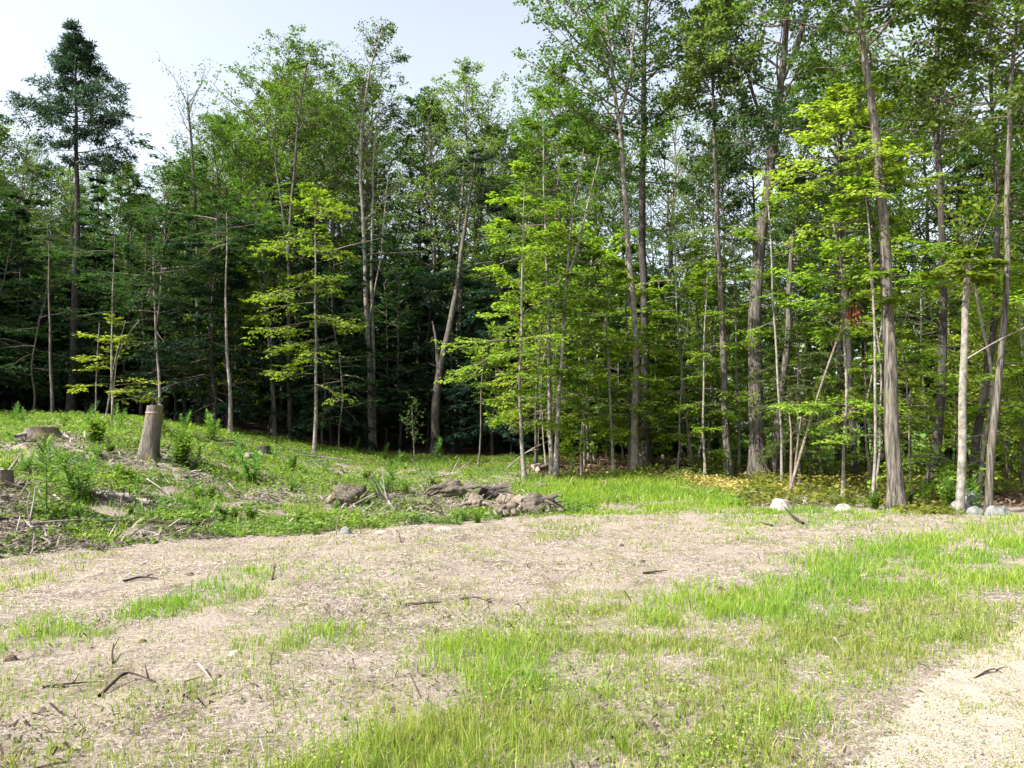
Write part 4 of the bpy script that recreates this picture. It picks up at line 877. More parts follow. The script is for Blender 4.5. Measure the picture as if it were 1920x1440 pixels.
def fill(px0, px1, Y0, Y1, n, tpls, name, desc, cat, hfun, mind, group, sq=(.85, 1.15)):
    k = 0; tries = 0
    while k < n and tries < n * 25:
        tries += 1
        Y = rng.uniform(Y0, Y1); px = rng.uniform(px0, px1); x = (px - CX) / FPX * Y
        if any((x - a) ** 2 + (Y - b) ** 2 < mind ** 2 for a, b in placed): continue
        if Y < 32 and any(abs(px - h) < w_ for h, w_ in SIGHT): continue
        placed.append((x, Y)); tp = tpls[rng.integers(0, len(tpls))]; H = hfun(px, Y); s = H / tp['H']; w = s * rng.uniform(*sq)
        dsc = desc.replace('dark drooping', 'dark ' + tp['adj']).replace('leafy hardwood of', tp['adj'] + ' hardwood of').replace('tall leafy', 'tall ' + tp['adj']).replace('understory tree', tp['adj'] + ' understory tree').replace('tree deep', tp['adj'] + ' tree deep'); lab = f'{dsc} behind {nearest(px)}' if -20 < px < 1940 else f'{desc} continuing the wood outside the picture'
        plant_copy(tp, name, lab, cat, x, Y, (w, w, s), rng.random() * 6.28, group if lab.endswith('picture') else f'{tp["adj"]} {group} behind {nearest(px)}'); k += 1
def h_sky(f, j):
    return lambda px, Y: (CAM_H + (800 - max(np.interp([px - 45, px - 20, px, px + 20, px + 45], SKY[:, 0], SKY[:, 1])) + rng.normal(0, j)) / FPX * Y) * f - float(gz((px - CX) / FPX * Y, Y))
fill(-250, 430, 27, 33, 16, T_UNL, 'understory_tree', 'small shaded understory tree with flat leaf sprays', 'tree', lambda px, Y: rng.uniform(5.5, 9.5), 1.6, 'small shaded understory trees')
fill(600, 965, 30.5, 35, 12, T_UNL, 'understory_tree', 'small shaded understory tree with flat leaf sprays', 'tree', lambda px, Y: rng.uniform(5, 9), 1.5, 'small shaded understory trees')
fill(560, 965, 32.5, 38, 9, T_HEM, 'hemlock_tree', 'dark drooping hemlock', 'hemlock', lambda px, Y: rng.uniform(10, 14), 1.9, 'dark hemlocks')
fill(430, 640, 27, 33, 7, T_UND, 'understory_tree', 'small understory tree with flat leaf sprays', 'tree', lambda px, Y: rng.uniform(5.5, 9.5), 1.7, 'small understory trees')
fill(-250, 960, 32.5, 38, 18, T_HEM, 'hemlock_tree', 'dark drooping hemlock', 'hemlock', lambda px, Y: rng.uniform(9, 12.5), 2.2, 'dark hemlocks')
fill(-300, 1000, 34, 43, 46, T_CAN, 'hardwood_tree', 'leafy hardwood of the left skyline', 'tree', h_sky(1.0, 10), 1.9, 'skyline hardwoods', (1.0, 1.3))
fill(-300, 1050, 42, 62, 46, T_CAN + T_HEM[:1], 'hardwood_tree', 'shadowed tree deep in the wood', 'tree', h_sky(.86, 25), 2.6, 'trees deep in the wood')
fill(-1150, -700, 21, 28, 9, T_CAN, 'hardwood_tree', 'leafy hardwood', 'tree', lambda px, Y: rng.uniform(15, 18), 2.8, 'trees left of the view')  # unseen trees, added so their shadow falls on the left forest edge
fill(-700, -250, 25, 42, 14, T_CAN, 'hardwood_tree', 'leafy hardwood', 'tree', lambda px, Y: rng.uniform(15, 19), 2.6, 'trees left of the view')  # more trees out of view, added to shade the left forest face
fill(770, 930, 37, 39, 3, T_SPR, 'spruce_tree', 'narrow dark spruce spire', 'spruce', h_sky(1.02, 6), 1.6, 'spruces')
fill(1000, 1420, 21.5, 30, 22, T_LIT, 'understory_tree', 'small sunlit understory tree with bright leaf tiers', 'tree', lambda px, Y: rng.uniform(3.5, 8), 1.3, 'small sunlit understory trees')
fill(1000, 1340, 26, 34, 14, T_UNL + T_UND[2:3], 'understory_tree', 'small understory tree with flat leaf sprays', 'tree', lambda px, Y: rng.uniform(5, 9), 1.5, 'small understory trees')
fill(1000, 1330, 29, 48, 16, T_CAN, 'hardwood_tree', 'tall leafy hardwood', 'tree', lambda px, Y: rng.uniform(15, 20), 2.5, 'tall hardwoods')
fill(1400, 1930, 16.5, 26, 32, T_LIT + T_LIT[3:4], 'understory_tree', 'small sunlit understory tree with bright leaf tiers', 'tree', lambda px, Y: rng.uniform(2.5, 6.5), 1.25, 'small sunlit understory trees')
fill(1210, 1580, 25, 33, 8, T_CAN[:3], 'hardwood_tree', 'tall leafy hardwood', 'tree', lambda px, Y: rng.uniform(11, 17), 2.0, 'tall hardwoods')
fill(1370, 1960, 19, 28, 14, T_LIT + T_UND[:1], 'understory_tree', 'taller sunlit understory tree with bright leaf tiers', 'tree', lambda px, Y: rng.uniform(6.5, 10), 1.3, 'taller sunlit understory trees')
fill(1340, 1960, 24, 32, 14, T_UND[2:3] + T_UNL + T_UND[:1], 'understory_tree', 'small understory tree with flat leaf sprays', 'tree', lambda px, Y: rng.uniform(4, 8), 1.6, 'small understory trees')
fill(1340, 2100, 23, 40, 27, T_CAN[:3] + T_HEM[1:], 'hardwood_tree', 'tall leafy hardwood', 'tree', lambda px, Y: rng.uniform(14, 19), 2.0, 'tall hardwoods')
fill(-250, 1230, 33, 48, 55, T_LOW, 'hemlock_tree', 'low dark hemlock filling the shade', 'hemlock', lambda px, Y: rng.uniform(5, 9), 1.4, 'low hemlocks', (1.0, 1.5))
# the depth of the wood behind the clearing, too dark and far in to tell its trees apart
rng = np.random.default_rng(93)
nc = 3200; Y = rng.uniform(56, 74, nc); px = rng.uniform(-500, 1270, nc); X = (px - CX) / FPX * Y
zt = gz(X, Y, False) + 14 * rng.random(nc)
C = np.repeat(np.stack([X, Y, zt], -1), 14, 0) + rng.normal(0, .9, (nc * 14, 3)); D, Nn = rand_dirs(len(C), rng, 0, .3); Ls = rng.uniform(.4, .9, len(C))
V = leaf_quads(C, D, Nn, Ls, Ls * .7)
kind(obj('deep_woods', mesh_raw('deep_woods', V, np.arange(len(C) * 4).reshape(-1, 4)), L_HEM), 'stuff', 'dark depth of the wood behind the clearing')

# the wood on the far side of the field, too distant to tell its trees apart
rng = np.random.default_rng(91)
nc = 2600; ang = rng.uniform(-.95, .95, nc); dist = rng.uniform(95, 125, nc)
X = np.sin(ang) * dist; Y = np.cos(ang) * dist
top = 10 + 9 * fbm(ang * 14, ang * 0 + 2, 4); hz = top * rng.random(nc) ** .6
C = np.repeat(np.stack([X, Y, hz], -1), 18, 0) + rng.normal(0, 1.0, (nc * 18, 3))
C[:, 2] = np.maximum(C[:, 2], .2); D, Nn = rand_dirs(len(C), rng, 0, .3); Ls = rng.uniform(.5, 1.1, len(C))
V = leaf_quads(C, D, Nn, Ls, Ls * .7)
kind(obj('distant_woods', mesh_raw('distant_woods', V, np.arange(len(C) * 4).reshape(-1, 4)), L_MID), 'stuff', 'hazy green wood on the far side of the field')
# ------------------------------------------------------------------ stumps, logs, sticks
import bmesh
def px2m(px, Y): return px * Y / FPX

def disc(c, nrm_, rad, rng, n=14):
    nv = np.array(nrm_, float); nv /= np.linalg.norm(nv); ref = np.array([0, 0, 1.]) if abs(nv[2]) < .8 else np.array([1., 0, 0])
    a = np.cross(ref, nv); a /= np.linalg.norm(a); b = np.cross(nv, a); t = np.arange(n) / n * 2 * np.pi
    R = np.asarray(rad) * np.ones(n)
    return np.array(c) + a * (np.cos(t) * R)[:, None] + b * (np.sin(t) * R)[:, None]

def stump(label, px, py, w, h, topw, lean=(0, 0), bark=B_STUMP, cut=B_CUT, seed=1, roots=4, tilt=.05, kerf=None, group=None, sink=.05):
    rng = np.random.default_rng(seed); p = ground_hit(px, py); Y = p[1]; H = px2m(h, Y); r0 = px2m(w, Y) / 2; r1 = px2m(topw, Y) / 2
    root = thing('tree_stump', label, 'stump', (p[0], p[1], p[2] - sink), group); n = 22
    a = np.arange(n) / n * 2 * np.pi; ridge = 1 + rng.normal(0, .035, n) + .05 * np.sin(a * 3 + rng.random() * 6)
    zs = np.linspace(0, 1, 12) ** 1.2; rings = []
    for z in zs:
        r = r1 + (r0 - r1) * (1 - z) ** 2.2 * .6 + (r0 - r1) * (1 - z) * .4
        lob = 1 + .25 * (1 - z) ** 5 * np.sin(a * roots + seed)
        k = ridge * lob * (1 + rng.normal(0, .012, n))
        if kerf and abs(z - kerf) < .045: k = k * .985
        zz = z * (H + sink) + (z > .99) * tilt * r1 * np.cos(a + 1) * 2
        rings.append(np.stack([lean[0] * H * z + np.cos(a) * r * k, lean[1] * H * z + np.sin(a) * r * k, zz * np.ones(n)], -1))
    V = np.concatenate(rings); s = np.arange(n); s2 = (s + 1) % n
    Qd = np.concatenate([np.stack([i * n + s, i * n + s2, (i + 1) * n + s2, (i + 1) * n + s], -1) for i in range(len(zs) - 1)])
    obj('bark', mesh_raw('bark', V, Qd, smooth=True), bark, root)
    top = rings[-1]; c = top.mean(0) + np.array([0, 0, .004]); mid = (top * .55 + c * .45) + np.array([0, 0, .004]) + rng.normal(0, .006, top.shape) * np.array([0, 0, 1])
    TV = np.concatenate([top + np.array([0, 0, .003]), mid, c[None]]); T = [[n + i, n + (i + 1) % n, 2 * n] for i in range(n)]; Qt = np.stack([s, s2, n + s2, n + s], -1)
    obj('cut_top', mesh_raw('cut_top', TV, Qt, T), cut, root)
    return root, p

def log(label, a, b, dia, bark=B_DEAD, cut=B_CUT, seed=1, name='fallen_log', cat='log', lift=(.35, .35), taper=.8, wob=.03, group=None, dz=(0, 0), moss=None):
    rng = np.random.default_rng(seed); A = ground_hit(*a); B = ground_hit(*b); Y = (A[1] + B[1]) / 2; r = px2m(dia, Y) / 2
    A = A + np.array([0, 0, r * (1 + lift[0]) * .8 + dz[0]]); B = B + np.array([0, 0, r * taper * (1 + lift[1]) * .8 + dz[1]])
    C = (A + B) / 2; root = thing(name, label, cat, C, group)
    k = 16; t = np.linspace(0, 1, k)[:, None]; P = (A - C) * (1 - t) + (B - C) * t + rng.normal(0, wob, (k, 3)) * np.sin(t * np.pi)
    R = r * (1 - (1 - taper) * t[:, 0]) * (1 + rng.normal(0, .05, k)); n = 12
    V, Qd = tubes(P[None], R[None], n); V = V.reshape(k, n, 3); V = P[:, None] + (V - P[:, None]) * (1 + rng.normal(0, .09, (1, n, 1)) + rng.normal(0, .05, (k, n, 1)))
    ax = nrm((B - A)[None])[0]; V[0] += ax * rng.normal(0, r * .3, (n, 1)); V[-1] += ax * rng.normal(0, r * .3, (n, 1))
    obj('bark', mesh_raw('bark', V.reshape(-1, 3), Qd, smooth=True), bark, root)
    for e in (0, k - 1):
        rim = V[e]; c = rim.mean(0); d = nrm((P[e] - P[k // 2])[None])[0]
        T = [[i, (i + 1) % n, n] for i in range(n)]
        obj('cut_end', mesh_raw('cut_end', np.concatenate([rim + d * .003, (c + d * .006)[None]]), None, T), cut, root)
    return root

def stick(label, pts, dia, bark=B_DEAD, seed=1, lifts=None, twigs=3, name='fallen_stick', cat='stick', taper=.35, twl=.35, group=None, sub=4):
    """pts in the photograph, each lying on the ground (lifts: metres above it)"""
    rng = np.random.default_rng(seed); G = np.array([ground_hit(*p) for p in pts]); lifts = lifts or [0] * len(pts)
    P = G + np.array([[0, 0, dia * .5 + l] for l in lifts]); 
    if max(lifts) > .15:      # a raised tip: keep it above the foot's distance
        for i in range(len(pts)):
            if lifts[i] > .15: P[i] = at_depth(pts[i][0], pts[i][1], P[0][1] + .05 * i)
    C = P[0].copy(); root = thing(name, label, cat, C, group); Q, s = smooth_path(P - C, max(np.linalg.norm(P[-1] - P[0]) / 14, .03), rng, dia * .25)
    u = s / s[-1]; R = dia / 2 * (1 - (1 - taper) * u) * (1 + rng.normal(0, .08, len(s))); g = Geo(); V, Qd = tubes(Q[None], R[None], 6); g.add(V, Qd)
    obj('stem', g.mesh('stem'), bark, root)
    for i in range(twigs):
        t = rng.uniform(.3, .95); b = np.array([np.interp(t, u, Q[:, k]) for k in range(3)]); ax = nrm((Q[-1] - Q[0])[None])[0]
        d = nrm((ax + rng.normal(0, .6, 3) + np.array([0, 0, .45]))[None]); L = min(s[-1] * twl * rng.uniform(.5, 1.1), .6 if max(lifts) > .1 else .09)
        tw = grow(b[None], d, np.array([L]), sub, rng, .05, .15); V, Qd = tubes(tw, np.linspace(dia * .3, dia * .1, sub)[None], 4)
        obj('twig', mesh_raw('twig', V, Qd, smooth=True), bark, root)
    return root

stump('low wide weathered stump with sawn flat top among broken branches on the far left bank', 78, 822, 74, 18, 56, seed=3, roots=5, bark=B_STUMP)
ts, tp_ = stump('tall leaning cut stump standing alone on the bank with a saw groove near its top', 277, 860, 39, 99, 28, lean=(.12, 0), seed=4, kerf=.87, tilt=.03)
Ht = px2m(99, tp_[1]); rt = px2m(29, tp_[1]) / 2; a_ = np.linspace(math.pi * .95, math.pi * 1.75, 12)
M_PINK = noise_mat('faded_pink_marking_paint', [(.4, (.42, .22, .27)), (.6, (.58, .38, .42))], scale=25, bump=0)
bV = np.concatenate([np.stack([(.12 * Ht * .865) + np.cos(a_) * rt * 1.075, np.sin(a_) * rt * 1.075, np.full(12, Ht * .865 + .05 + k)], -1) for k in (0, .016)])
obj('paint_mark', mesh_raw('paint_mark', bV, [[i, i + 1, i + 13, i + 12] for i in range(11)]), M_PINK, ts)
stump('small dark stump far back on the bank beside a pale log', 497, 855, 32, 17, 27, seed=6, bark=B_DARK)
stump('grey sawn stump cut by the left edge of the picture', 3, 908, 44, 24, 38, seed=7, bark=B_STUMP)
log('short pale log lying in front of the small dark stump', (462, 860), (508, 864), 10, B_DEAD, seed=8)
log('pale birch log lying on the green bank left of centre', (205, 938), (281, 950), 13, ROCK_P if False else B_DEAD, seed=9, taper=.8, lift=(.6, .5))
log('thin pale rotten log end continuing from the birch log', (168, 924), (203, 937), 10, B_DEAD, seed=10)
log('brown mossy log lying across the middle of the slash pile', (732, 942), (812, 952), 17, B_ROT, seed=11, taper=.75)
log('dark thin log lying in front of the brown mossy log', (742, 955), (802, 957), 9, B_ROT, seed=12, taper=.8)

def root_chunk(label, px, py, w, h, mat, seed, roots=6, rdir=None, rootmat=None, moss=0, name='root_chunk', split=False):
    """a torn stump butt lying in the slash: lumpy body, broken face, root stubs of its own"""
    rng = np.random.default_rng(seed); p = ground_hit(px, py); s = p[1] / FPX; root = thing(name, label, 'root chunk', p)
    bm = bmesh.new(); bmesh.ops.create_icosphere(bm, subdivisions=4, radius=1); co = np.array([v.co[:] for v in bm.verts])
    for k in range(6):
        nv = nrm(rng.normal(0, 1, (1, 3)))[0]; co = co - np.maximum(co @ nv - rng.uniform(.55, .8), 0)[:, None] * nv * .9
    th = np.arctan2(co[:, 2], co[:, 1]); rad = 1 + .16 * np.sin(th * 5 + rng.random() * 6) + .09 * np.sin(th * 9 + co[:, 0] * 3) + .06 * np.sin(co[:, 0] * 9 + th * 3) + rng.normal(0, .02, len(co))
    co[:, 1:] *= rad[:, None]; co /= np.abs(co).max(0); h = h * 1.25; co *= np.array([w / 2 * s, w * .38 * s, h / 2 * s]); co[:, 2] += h * .42 * s
    for v, c in zip(bm.verts, co): v.co = c
    me = bpy.data.meshes.new('body'); bm.to_mesh(me); bm.free(); me.polygons.foreach_set('use_smooth', np.ones(len(me.polygons), bool)); obj('body', me, mat, root)
    for i in range(roots):
        a = rng.uniform(-.6, .6) + (rdir if rdir is not None else rng.choice([0, math.pi])); dv = np.array([[math.cos(a), -abs(math.sin(a)) * .8 - .15, rng.uniform(-.1, .5)]])
        st_ = np.array([[math.cos(a) * w * .3 * s, -w * .1 * s, h * rng.uniform(.3, .7) * s]]); L = w * s * rng.uniform(.45, .95)
        P = grow(st_, dv, np.array([L]), 7, rng, -.8, .22); V, Qd = tubes(P, np.linspace(h * .16 * s, h * .03 * s, 7)[None] * rng.uniform(.7, 1.2), 7); obj('root', mesh_raw('root', V, Qd, smooth=True), rootmat or mat, root)
    if moss:
        P = nrm(rng.normal(0, 1, (moss, 3))) * np.array([w * .5, w * .4, h * .52]) * s; P[:, 2] = np.abs(P[:, 2]) * .9 + h * .42 * s; P[:, 0] -= w * .12 * s; D, Nn = rand_dirs(moss, rng, .4, .4)
        obj('moss', crown_mesh('moss', [(P, D, Nn, rng.uniform(.02, .05, moss))], .5), L_FERN, root)
    return root
root_chunk('upturned dark brown stump chunk with mossy top at the back of the slash pile', 852, 938, 58, 36, B_ROT, 17, 5, moss=120)
root_chunk('blackened stump chunk with twigs behind the yellowish split block', 922, 938, 40, 26, B_DARK, 19, 6)
root_chunk('thick brown root end trailing roots to the right end of the slash pile', 1004, 964, 52, 38, B_ROT, 15, 9, rdir=0)
root_chunk('yellowish split block standing in the middle of the slash pile', 893, 958, 32, 30, B_TAN, 18, 2, name='wood_block')
log('stubby tan root log with a rounded end at the right of the slash pile', (938, 947), (984, 952), 20, B_TAN, seed=13, taper=1.1, wob=.03, cut=B_TAN)
log('lower tan root log tucked under the stubby one', (934, 963), (990, 958), 15, B_TAN, seed=14, taper=1.2, wob=.03, cut=B_TAN)
log('reddish log piece lowest at the front of the slash pile', (928, 970), (972, 967), 12, B_TAN, seed=16, wob=.03)
log('dead pale log on the lawn edge before the pale tree clump', (1000, 880), (1046, 872), 9, B_DEAD, seed=20)
log('brown rotting log among the leaf litter under the pale clump', (1008, 886), (1056, 880), 9, B_ROT, seed=22)
log('dark broken log at the left end of the leaf litter', (972, 895), (1004, 893), 9, B_ROT, seed=23)
log('brown log lying in shade behind the twin hardwood trunks', (1242, 862), (1300, 858), 9, B_ROT, seed=24)

# the uprooted mossy root plate at the left of the slash pile
rng = np.random.default_rng(55); rp = ground_hit(655, 946); s_ = rp[1] / FPX
rr = thing('uprooted_root_plate', 'mossy brown root plate torn out of the ground at the left of the slash pile', 'root plate', rp)
bm = bmesh.new(); bmesh.ops.create_icosphere(bm, subdivisions=3, radius=1)
for v in bm.verts:
    k = 1 + .25 * math.sin(v.co.x * 5 + 1) * math.sin(v.co.z * 6) + .12 * math.sin(v.co.y * 11 + v.co.x * 8) + rng.normal(0, .05)
    v.co = Vector((v.co.x * 36 * s_ * k, v.co.y * 24 * s_ * k, max(v.co.z, -.4) * 30 * s_ * k + 8 * s_))
me = bpy.data.meshes.new('soil_mass'); bm.to_mesh(me); bm.free()
for f in me.polygons: f.use_smooth = True
obj('soil_mass', me, B_ROT, rr)
for i in range(9):
    a = rng.uniform(0, 6.28); d = np.array([[-abs(math.cos(a)) if i < 5 else math.cos(a), math.sin(a) * .5 - .3, .5 * rng.random()]])
    P = grow(d * 20 * s_ * rng.uniform(.6, 1.2), d, np.array([42 * s_ * rng.uniform(.5, 1.1)]), 6, rng, -.7, .2)
    V, Qd = tubes(P, np.linspace(5 * s_, 1.2 * s_, 6)[None], 6); obj('root', mesh_raw('root', V, Qd, smooth=True), B_ROT if i % 2 else B_TAN, rr)
P = np.array([[[-2, 0, 26], [-16, -4, 24], [-30, -8, 12], [-46, -10, -4]]]) * s_; V, Qd = tubes(P, np.array([[7, 8, 8, 6]]) * s_, 7); obj('root', mesh_raw('root', V, Qd, smooth=True), B_TAN, rr)
nm = 260; P = rng.normal(0, 1, (nm, 3)); P = nrm(P) * np.array([37, 25, 31]) * s_; P[:, 2] = np.abs(P[:, 2]) + 8 * s_; D, Nn = rand_dirs(nm, rng, .4, .4)
obj('moss', crown_mesh('moss', [(P, D, Nn, rng.uniform(.03, .07, nm))], .5), L_FERN, rr)

ST = [('bare grey forked branch reaching across the slash pile', [(745, 968), (722, 945), (690, 922)], .045, B_DEAD, [0, .15, .28], 5),
      ('dead grey branch lying behind the slash pile', [(800, 902), (836, 896), (866, 884)], .05, B_DEAD, [.02, .05, .18], 3),
      ('pale stick propped on the mossy stump chunk', [(884, 918), (872, 900), (858, 884)], .04, B_TWIGP, [.1, .2, .3], 1),
      ('thin dead twig cluster behind the slash pile', [(900, 925), (880, 905)], .025, B_DEAD, [0, .2], 4),
      ('long grey root reaching right from the slash pile', [(1010, 945), (1035, 955), (1058, 962)], .05, B_DEAD, [.08, .04, 0], 2),
      ('curved pale branch arching over the bare soil at the left edge', [(96, 1030), (80, 1005), (62, 990), (44, 984)], .045, B_TWIGP, [0, .12, .16, .05], 2),
      ('dark branch lying across the left edge of the bank', [(-20, 985), (45, 982), (60, 984)], .06, B_BLACK, [.05, .05, .05], 2),
      ('long thin dark branch low on the bank above the straw', [(60, 992), (150, 990), (260, 985)], .03, B_DEAD, [.06, .1, .06], 4),
      ('dark branch with broken twigs in the brush above the straw', [(276, 986), (330, 996), (400, 992)], .06, B_BLACK, [.05, .08, .04], 5),
      ('second dark branch tangled in the brush above the straw', [(340, 1000), (380, 990), (430, 993)], .04, B_BLACK, [.02, .08, .04], 4),
      ('small upright stick leaning right near the grey stump at the left edge', [(14, 890), (28, 868), (42, 845)], .05, B_DEAD, [0, .2, .4], 0),
      ('long dead branch lying across the low wide stump roots', [(28, 832), (70, 824), (100, 820)], .09, B_DEAD, [.1, .12, .05], 1),
      ('pale dead branch lying right of the low wide stump', [(96, 820), (118, 825), (140, 832)], .07, B_TWIGP, [.1, .08, .05], 2),
      ('thin white twig standing up from the bank right of the birch log', [(283, 978), (286, 962), (283, 950)], .02, B_TWIGP, [0, .2, .3], 0),
      ('thin bent white twig standing near the middle of the bank', [(402, 925), (396, 895), (388, 882)], .02, B_TWIGP, [0, .25, .4], 1),
      ('pale broken branch on the bank below the tall stump', [(350, 905), (375, 900)], .08, B_TWIGP, [.05, .06], 1),
      ('reddish dead branch lying in the green below the tall stump', [(222, 902), (246, 894), (278, 904)], .06, B_TAN, [.05, .1, .05], 3),
      ('long thin grey branch curving through the green bank', [(275, 915), (315, 940), (345, 962)], .025, B_DEAD, [.15, .12, .05], 2),
      ('grey fallen branch far back near the small dark stump', [(560, 862), (610, 866), (660, 873)], .06, B_DEAD, [.1, .1, .1], 3),
      ('dead pole leaning out of the dark wood behind the lawn', [(948, 882), (985, 848), (1030, 826)], .05, B_DEAD, [0, .6, 1], 2),
      ('dark pointed stick jutting from the straw at right', [(1506, 985), (1488, 977), (1470, 966)], .05, B_BLACK, [0, .05, .12], 0),
      ('dark stick lying in the sparse grass left of the jutting stick', [(1448, 988), (1425, 984)], .04, B_BLACK, [0, .02], 0),
      ('curved dark root lying on the straw at the left', [(232, 1093), (262, 1087), (296, 1089)], .035, B_BLACK, [0, .01, 0], 1),
      ('small dark stump-like twig standing in the left grass strip', [(510, 1090), (514, 1082), (517, 1075)], .02, B_BLACK, [0, .05, .09], 1),
      ('straight dark stick on the straw just left of centre', [(760, 1137), (795, 1136), (828, 1133)], .025, B_BLACK, [0, .01, 0], 0),
      ('dark curved stick with a bent twig on the straw at centre', [(862, 1126), (895, 1126), (922, 1132)], .025, B_BLACK, [0, .015, 0], 1),
      ('thin dark stick on the straw right of centre', [(1206, 1078), (1250, 1074)], .03, B_BLACK, [0, .01], 0),
      ('twisted dark branch on the straw in the left foreground', [(186, 1312), (212, 1290), (236, 1279), (292, 1287)], .022, B_BLACK, [0, .02, .05, .01], 2),
      ('short dark forked stub standing in the left foreground straw', [(211, 1247), (210, 1236), (213, 1228)], .02, B_BLACK, [0, .03, .06], 1),
      ('thin dark stick left of the twisted branch', [(78, 1294), (130, 1288), (184, 1281)], .018, B_BLACK, [0, .01, 0], 1),
      ('pale grey stick lying diagonally in the foreground grass', [(372, 1256), (386, 1270), (400, 1284)], .02, B_DEAD, [.03, .02, 0], 0),
      ('thin dark stick joining the pale grey stick', [(350, 1280), (382, 1273)], .014, B_BLACK, [0, .01], 0),
      ('dark twig poking up in the centre left straw', [(505, 1252), (512, 1246), (503, 1240)], .014, B_BLACK, [0, .03, .05], 0),
      ('pale straight stick lying in the grass at right', [(1565, 1209), (1594, 1243)], .018, B_TWIGP, [.04, .01], 0),
      ('dark forked twig lying on the gravel at right', [(1826, 1276), (1848, 1270), (1868, 1264), (1878, 1268)], .016, B_BLACK, [0, .02, .03, .01], 3),
      ('forked dead seedling stem standing at the straw edge', [(630, 1004), (633, 980), (638, 952)], .022, B_TAN, [0, .2, .4], 1),
      ('small dark twig standing in the straw right of the pale seedling', [(752, 1018), (748, 1010), (742, 1008)], .02, B_BLACK, [0, .06, .08], 1),
      ('pale dead branch bowed across the leaf litter by the leaning pole', [(1388, 948), (1400, 932), (1460, 928), (1520, 921)], .045, B_TWIGP, [0, .12, .2, .15], 0),
      ('bleached dead branch on the grass left of the pale rocks', [(1340, 946), (1352, 945)], .05, B_TWIGP, [0, .01], 0),
      ('thin pale twig lying in the grass right of centre', [(1362, 1224), (1385, 1215)], .014, B_TWIGP, [0, .02], 0)]
for i, (lb, pts, dia, bk, lf, tw) in enumerate(ST):
    stick(lb, pts, dia, bk, 300 + i, lf, tw, name='dead_branch' if 'branch' in lb or 'root' in lb else 'fallen_stick', cat='branch' if 'branch' in lb else 'stick')
# dead branch hung across the far right trunks
A = at_depth(1814, 672, 14.15); B = at_depth(1925, 612, 14.0); rng = np.random.default_rng(8)
hb = thing('hanging_dead_branch', 'bare pale dead branch hung slantwise between the snapped trunk and the right-leaning trunk', 'branch', A)
Q, s = smooth_path(np.array([[0, 0, 0], (B - A) * .5 + np.array([0, 0, .03]), B - A]), .1, rng, .01); V, Qd = tubes(Q[None], np.linspace(.016, .009, len(Q))[None], 6)
obj('stem', mesh_raw('stem', V, Qd, smooth=True), B_DEAD, hb)

# ------------------------------------------------------------------ rocks
def rock(label, px, py, w, h, mat, seed, dY=0., group=None, dep=.8):
    rng = np.random.default_rng(seed); p = ground_hit(px, py); Y = p[1]; s = Y / FPX
    root_loc = (p[0], p[1] + dY, float(gz(p[0], p[1] + dY)))
    bm = bmesh.new(); bmesh.ops.create_icosphere(bm, subdivisions=4, radius=1)
    co = np.array([v.co[:] for v in bm.verts])
    for k in range(11):      # flattened facets give a boulder its planes
        nv = nrm(rng.normal(0, 1, (1, 3)))[0]; d = rng.uniform(.62, .92); over = np.maximum(co @ nv - d, 0); co = co - over[:, None] * nv * .85
    for f in (2.3, 5.1, 11.): co = co * (1 + .10 / f ** .7 * np.sin(co[:, :1] * f * 1.3 + rng.random() * 6) * np.sin(co[:, 1:2] * f + rng.random() * 6) * 1.0) * (1 + .05 / f ** .5 * np.sin(co[:, 2:] * f * 1.7 + 1))
    co /= np.abs(co).max(0)
    co = co * np.array([w / 2 * s, w / 2 * s * dep, h * s * 1.2]); co[:, 2] -= .22 * h * s
    for v, c in zip(bm.verts, co): v.co = c
    me = bpy.data.meshes.new('rock'); bm.to_mesh(me); bm.free()
    me.polygons.foreach_set('use_smooth', np.ones(len(me.polygons), bool))
    o = obj('rock', me, mat); o.location = root_loc; o.rotation_euler = (0, 0, 0)
    return tag(o, label, 'rock', group)
rock('pale rounded rock under the foot of the leaning pole', 1464, 955, 44, 21, ROCK_P, 1)
rock('pale rounded rock at the lawn edge under the lime leaf tier', 1582, 960, 40, 18, ROCK_P, 2)
rock('low grey boulder just right of the snapped pale trunk', 1826, 963, 52, 26, ROCK_G, 3, .35)
rock('tall pointed grey boulder, highest of the rock heap at right', 1854, 960, 66, 46, ROCK_G, 4, .75)
rock('flat grey boulder at the foot of the right-leaning trunk', 1872, 968, 46, 19, ROCK_G, 5, .1)
rock('small dark grey rock at the right end of the rock heap', 1897, 967, 26, 20, ROCK_G, 6, .2)
rock('grey boulder half hidden behind the flat one in the rock heap', 1838, 966, 34, 16, ROCK_G, 12, .15)
rock('flat pale rock sunk in the straw edge near the slash pile', 830, 993, 40, 5, ROCK_P, 7)
rock('low pale rock at the straw edge left of the flat one', 716, 999, 30, 5, ROCK_P, 8)
rock('grey rock with a broken face at the straw edge beside the dead seedling', 648, 1001, 26, 14, ROCK_G, 9)
rock('small white stone in the left foreground straw', 440, 1228, 26, 9, ROCK_P, 10)
rock('white stone lying on the gravel in the right foreground', 1655, 1404, 26, 8, ROCK_P, 11)

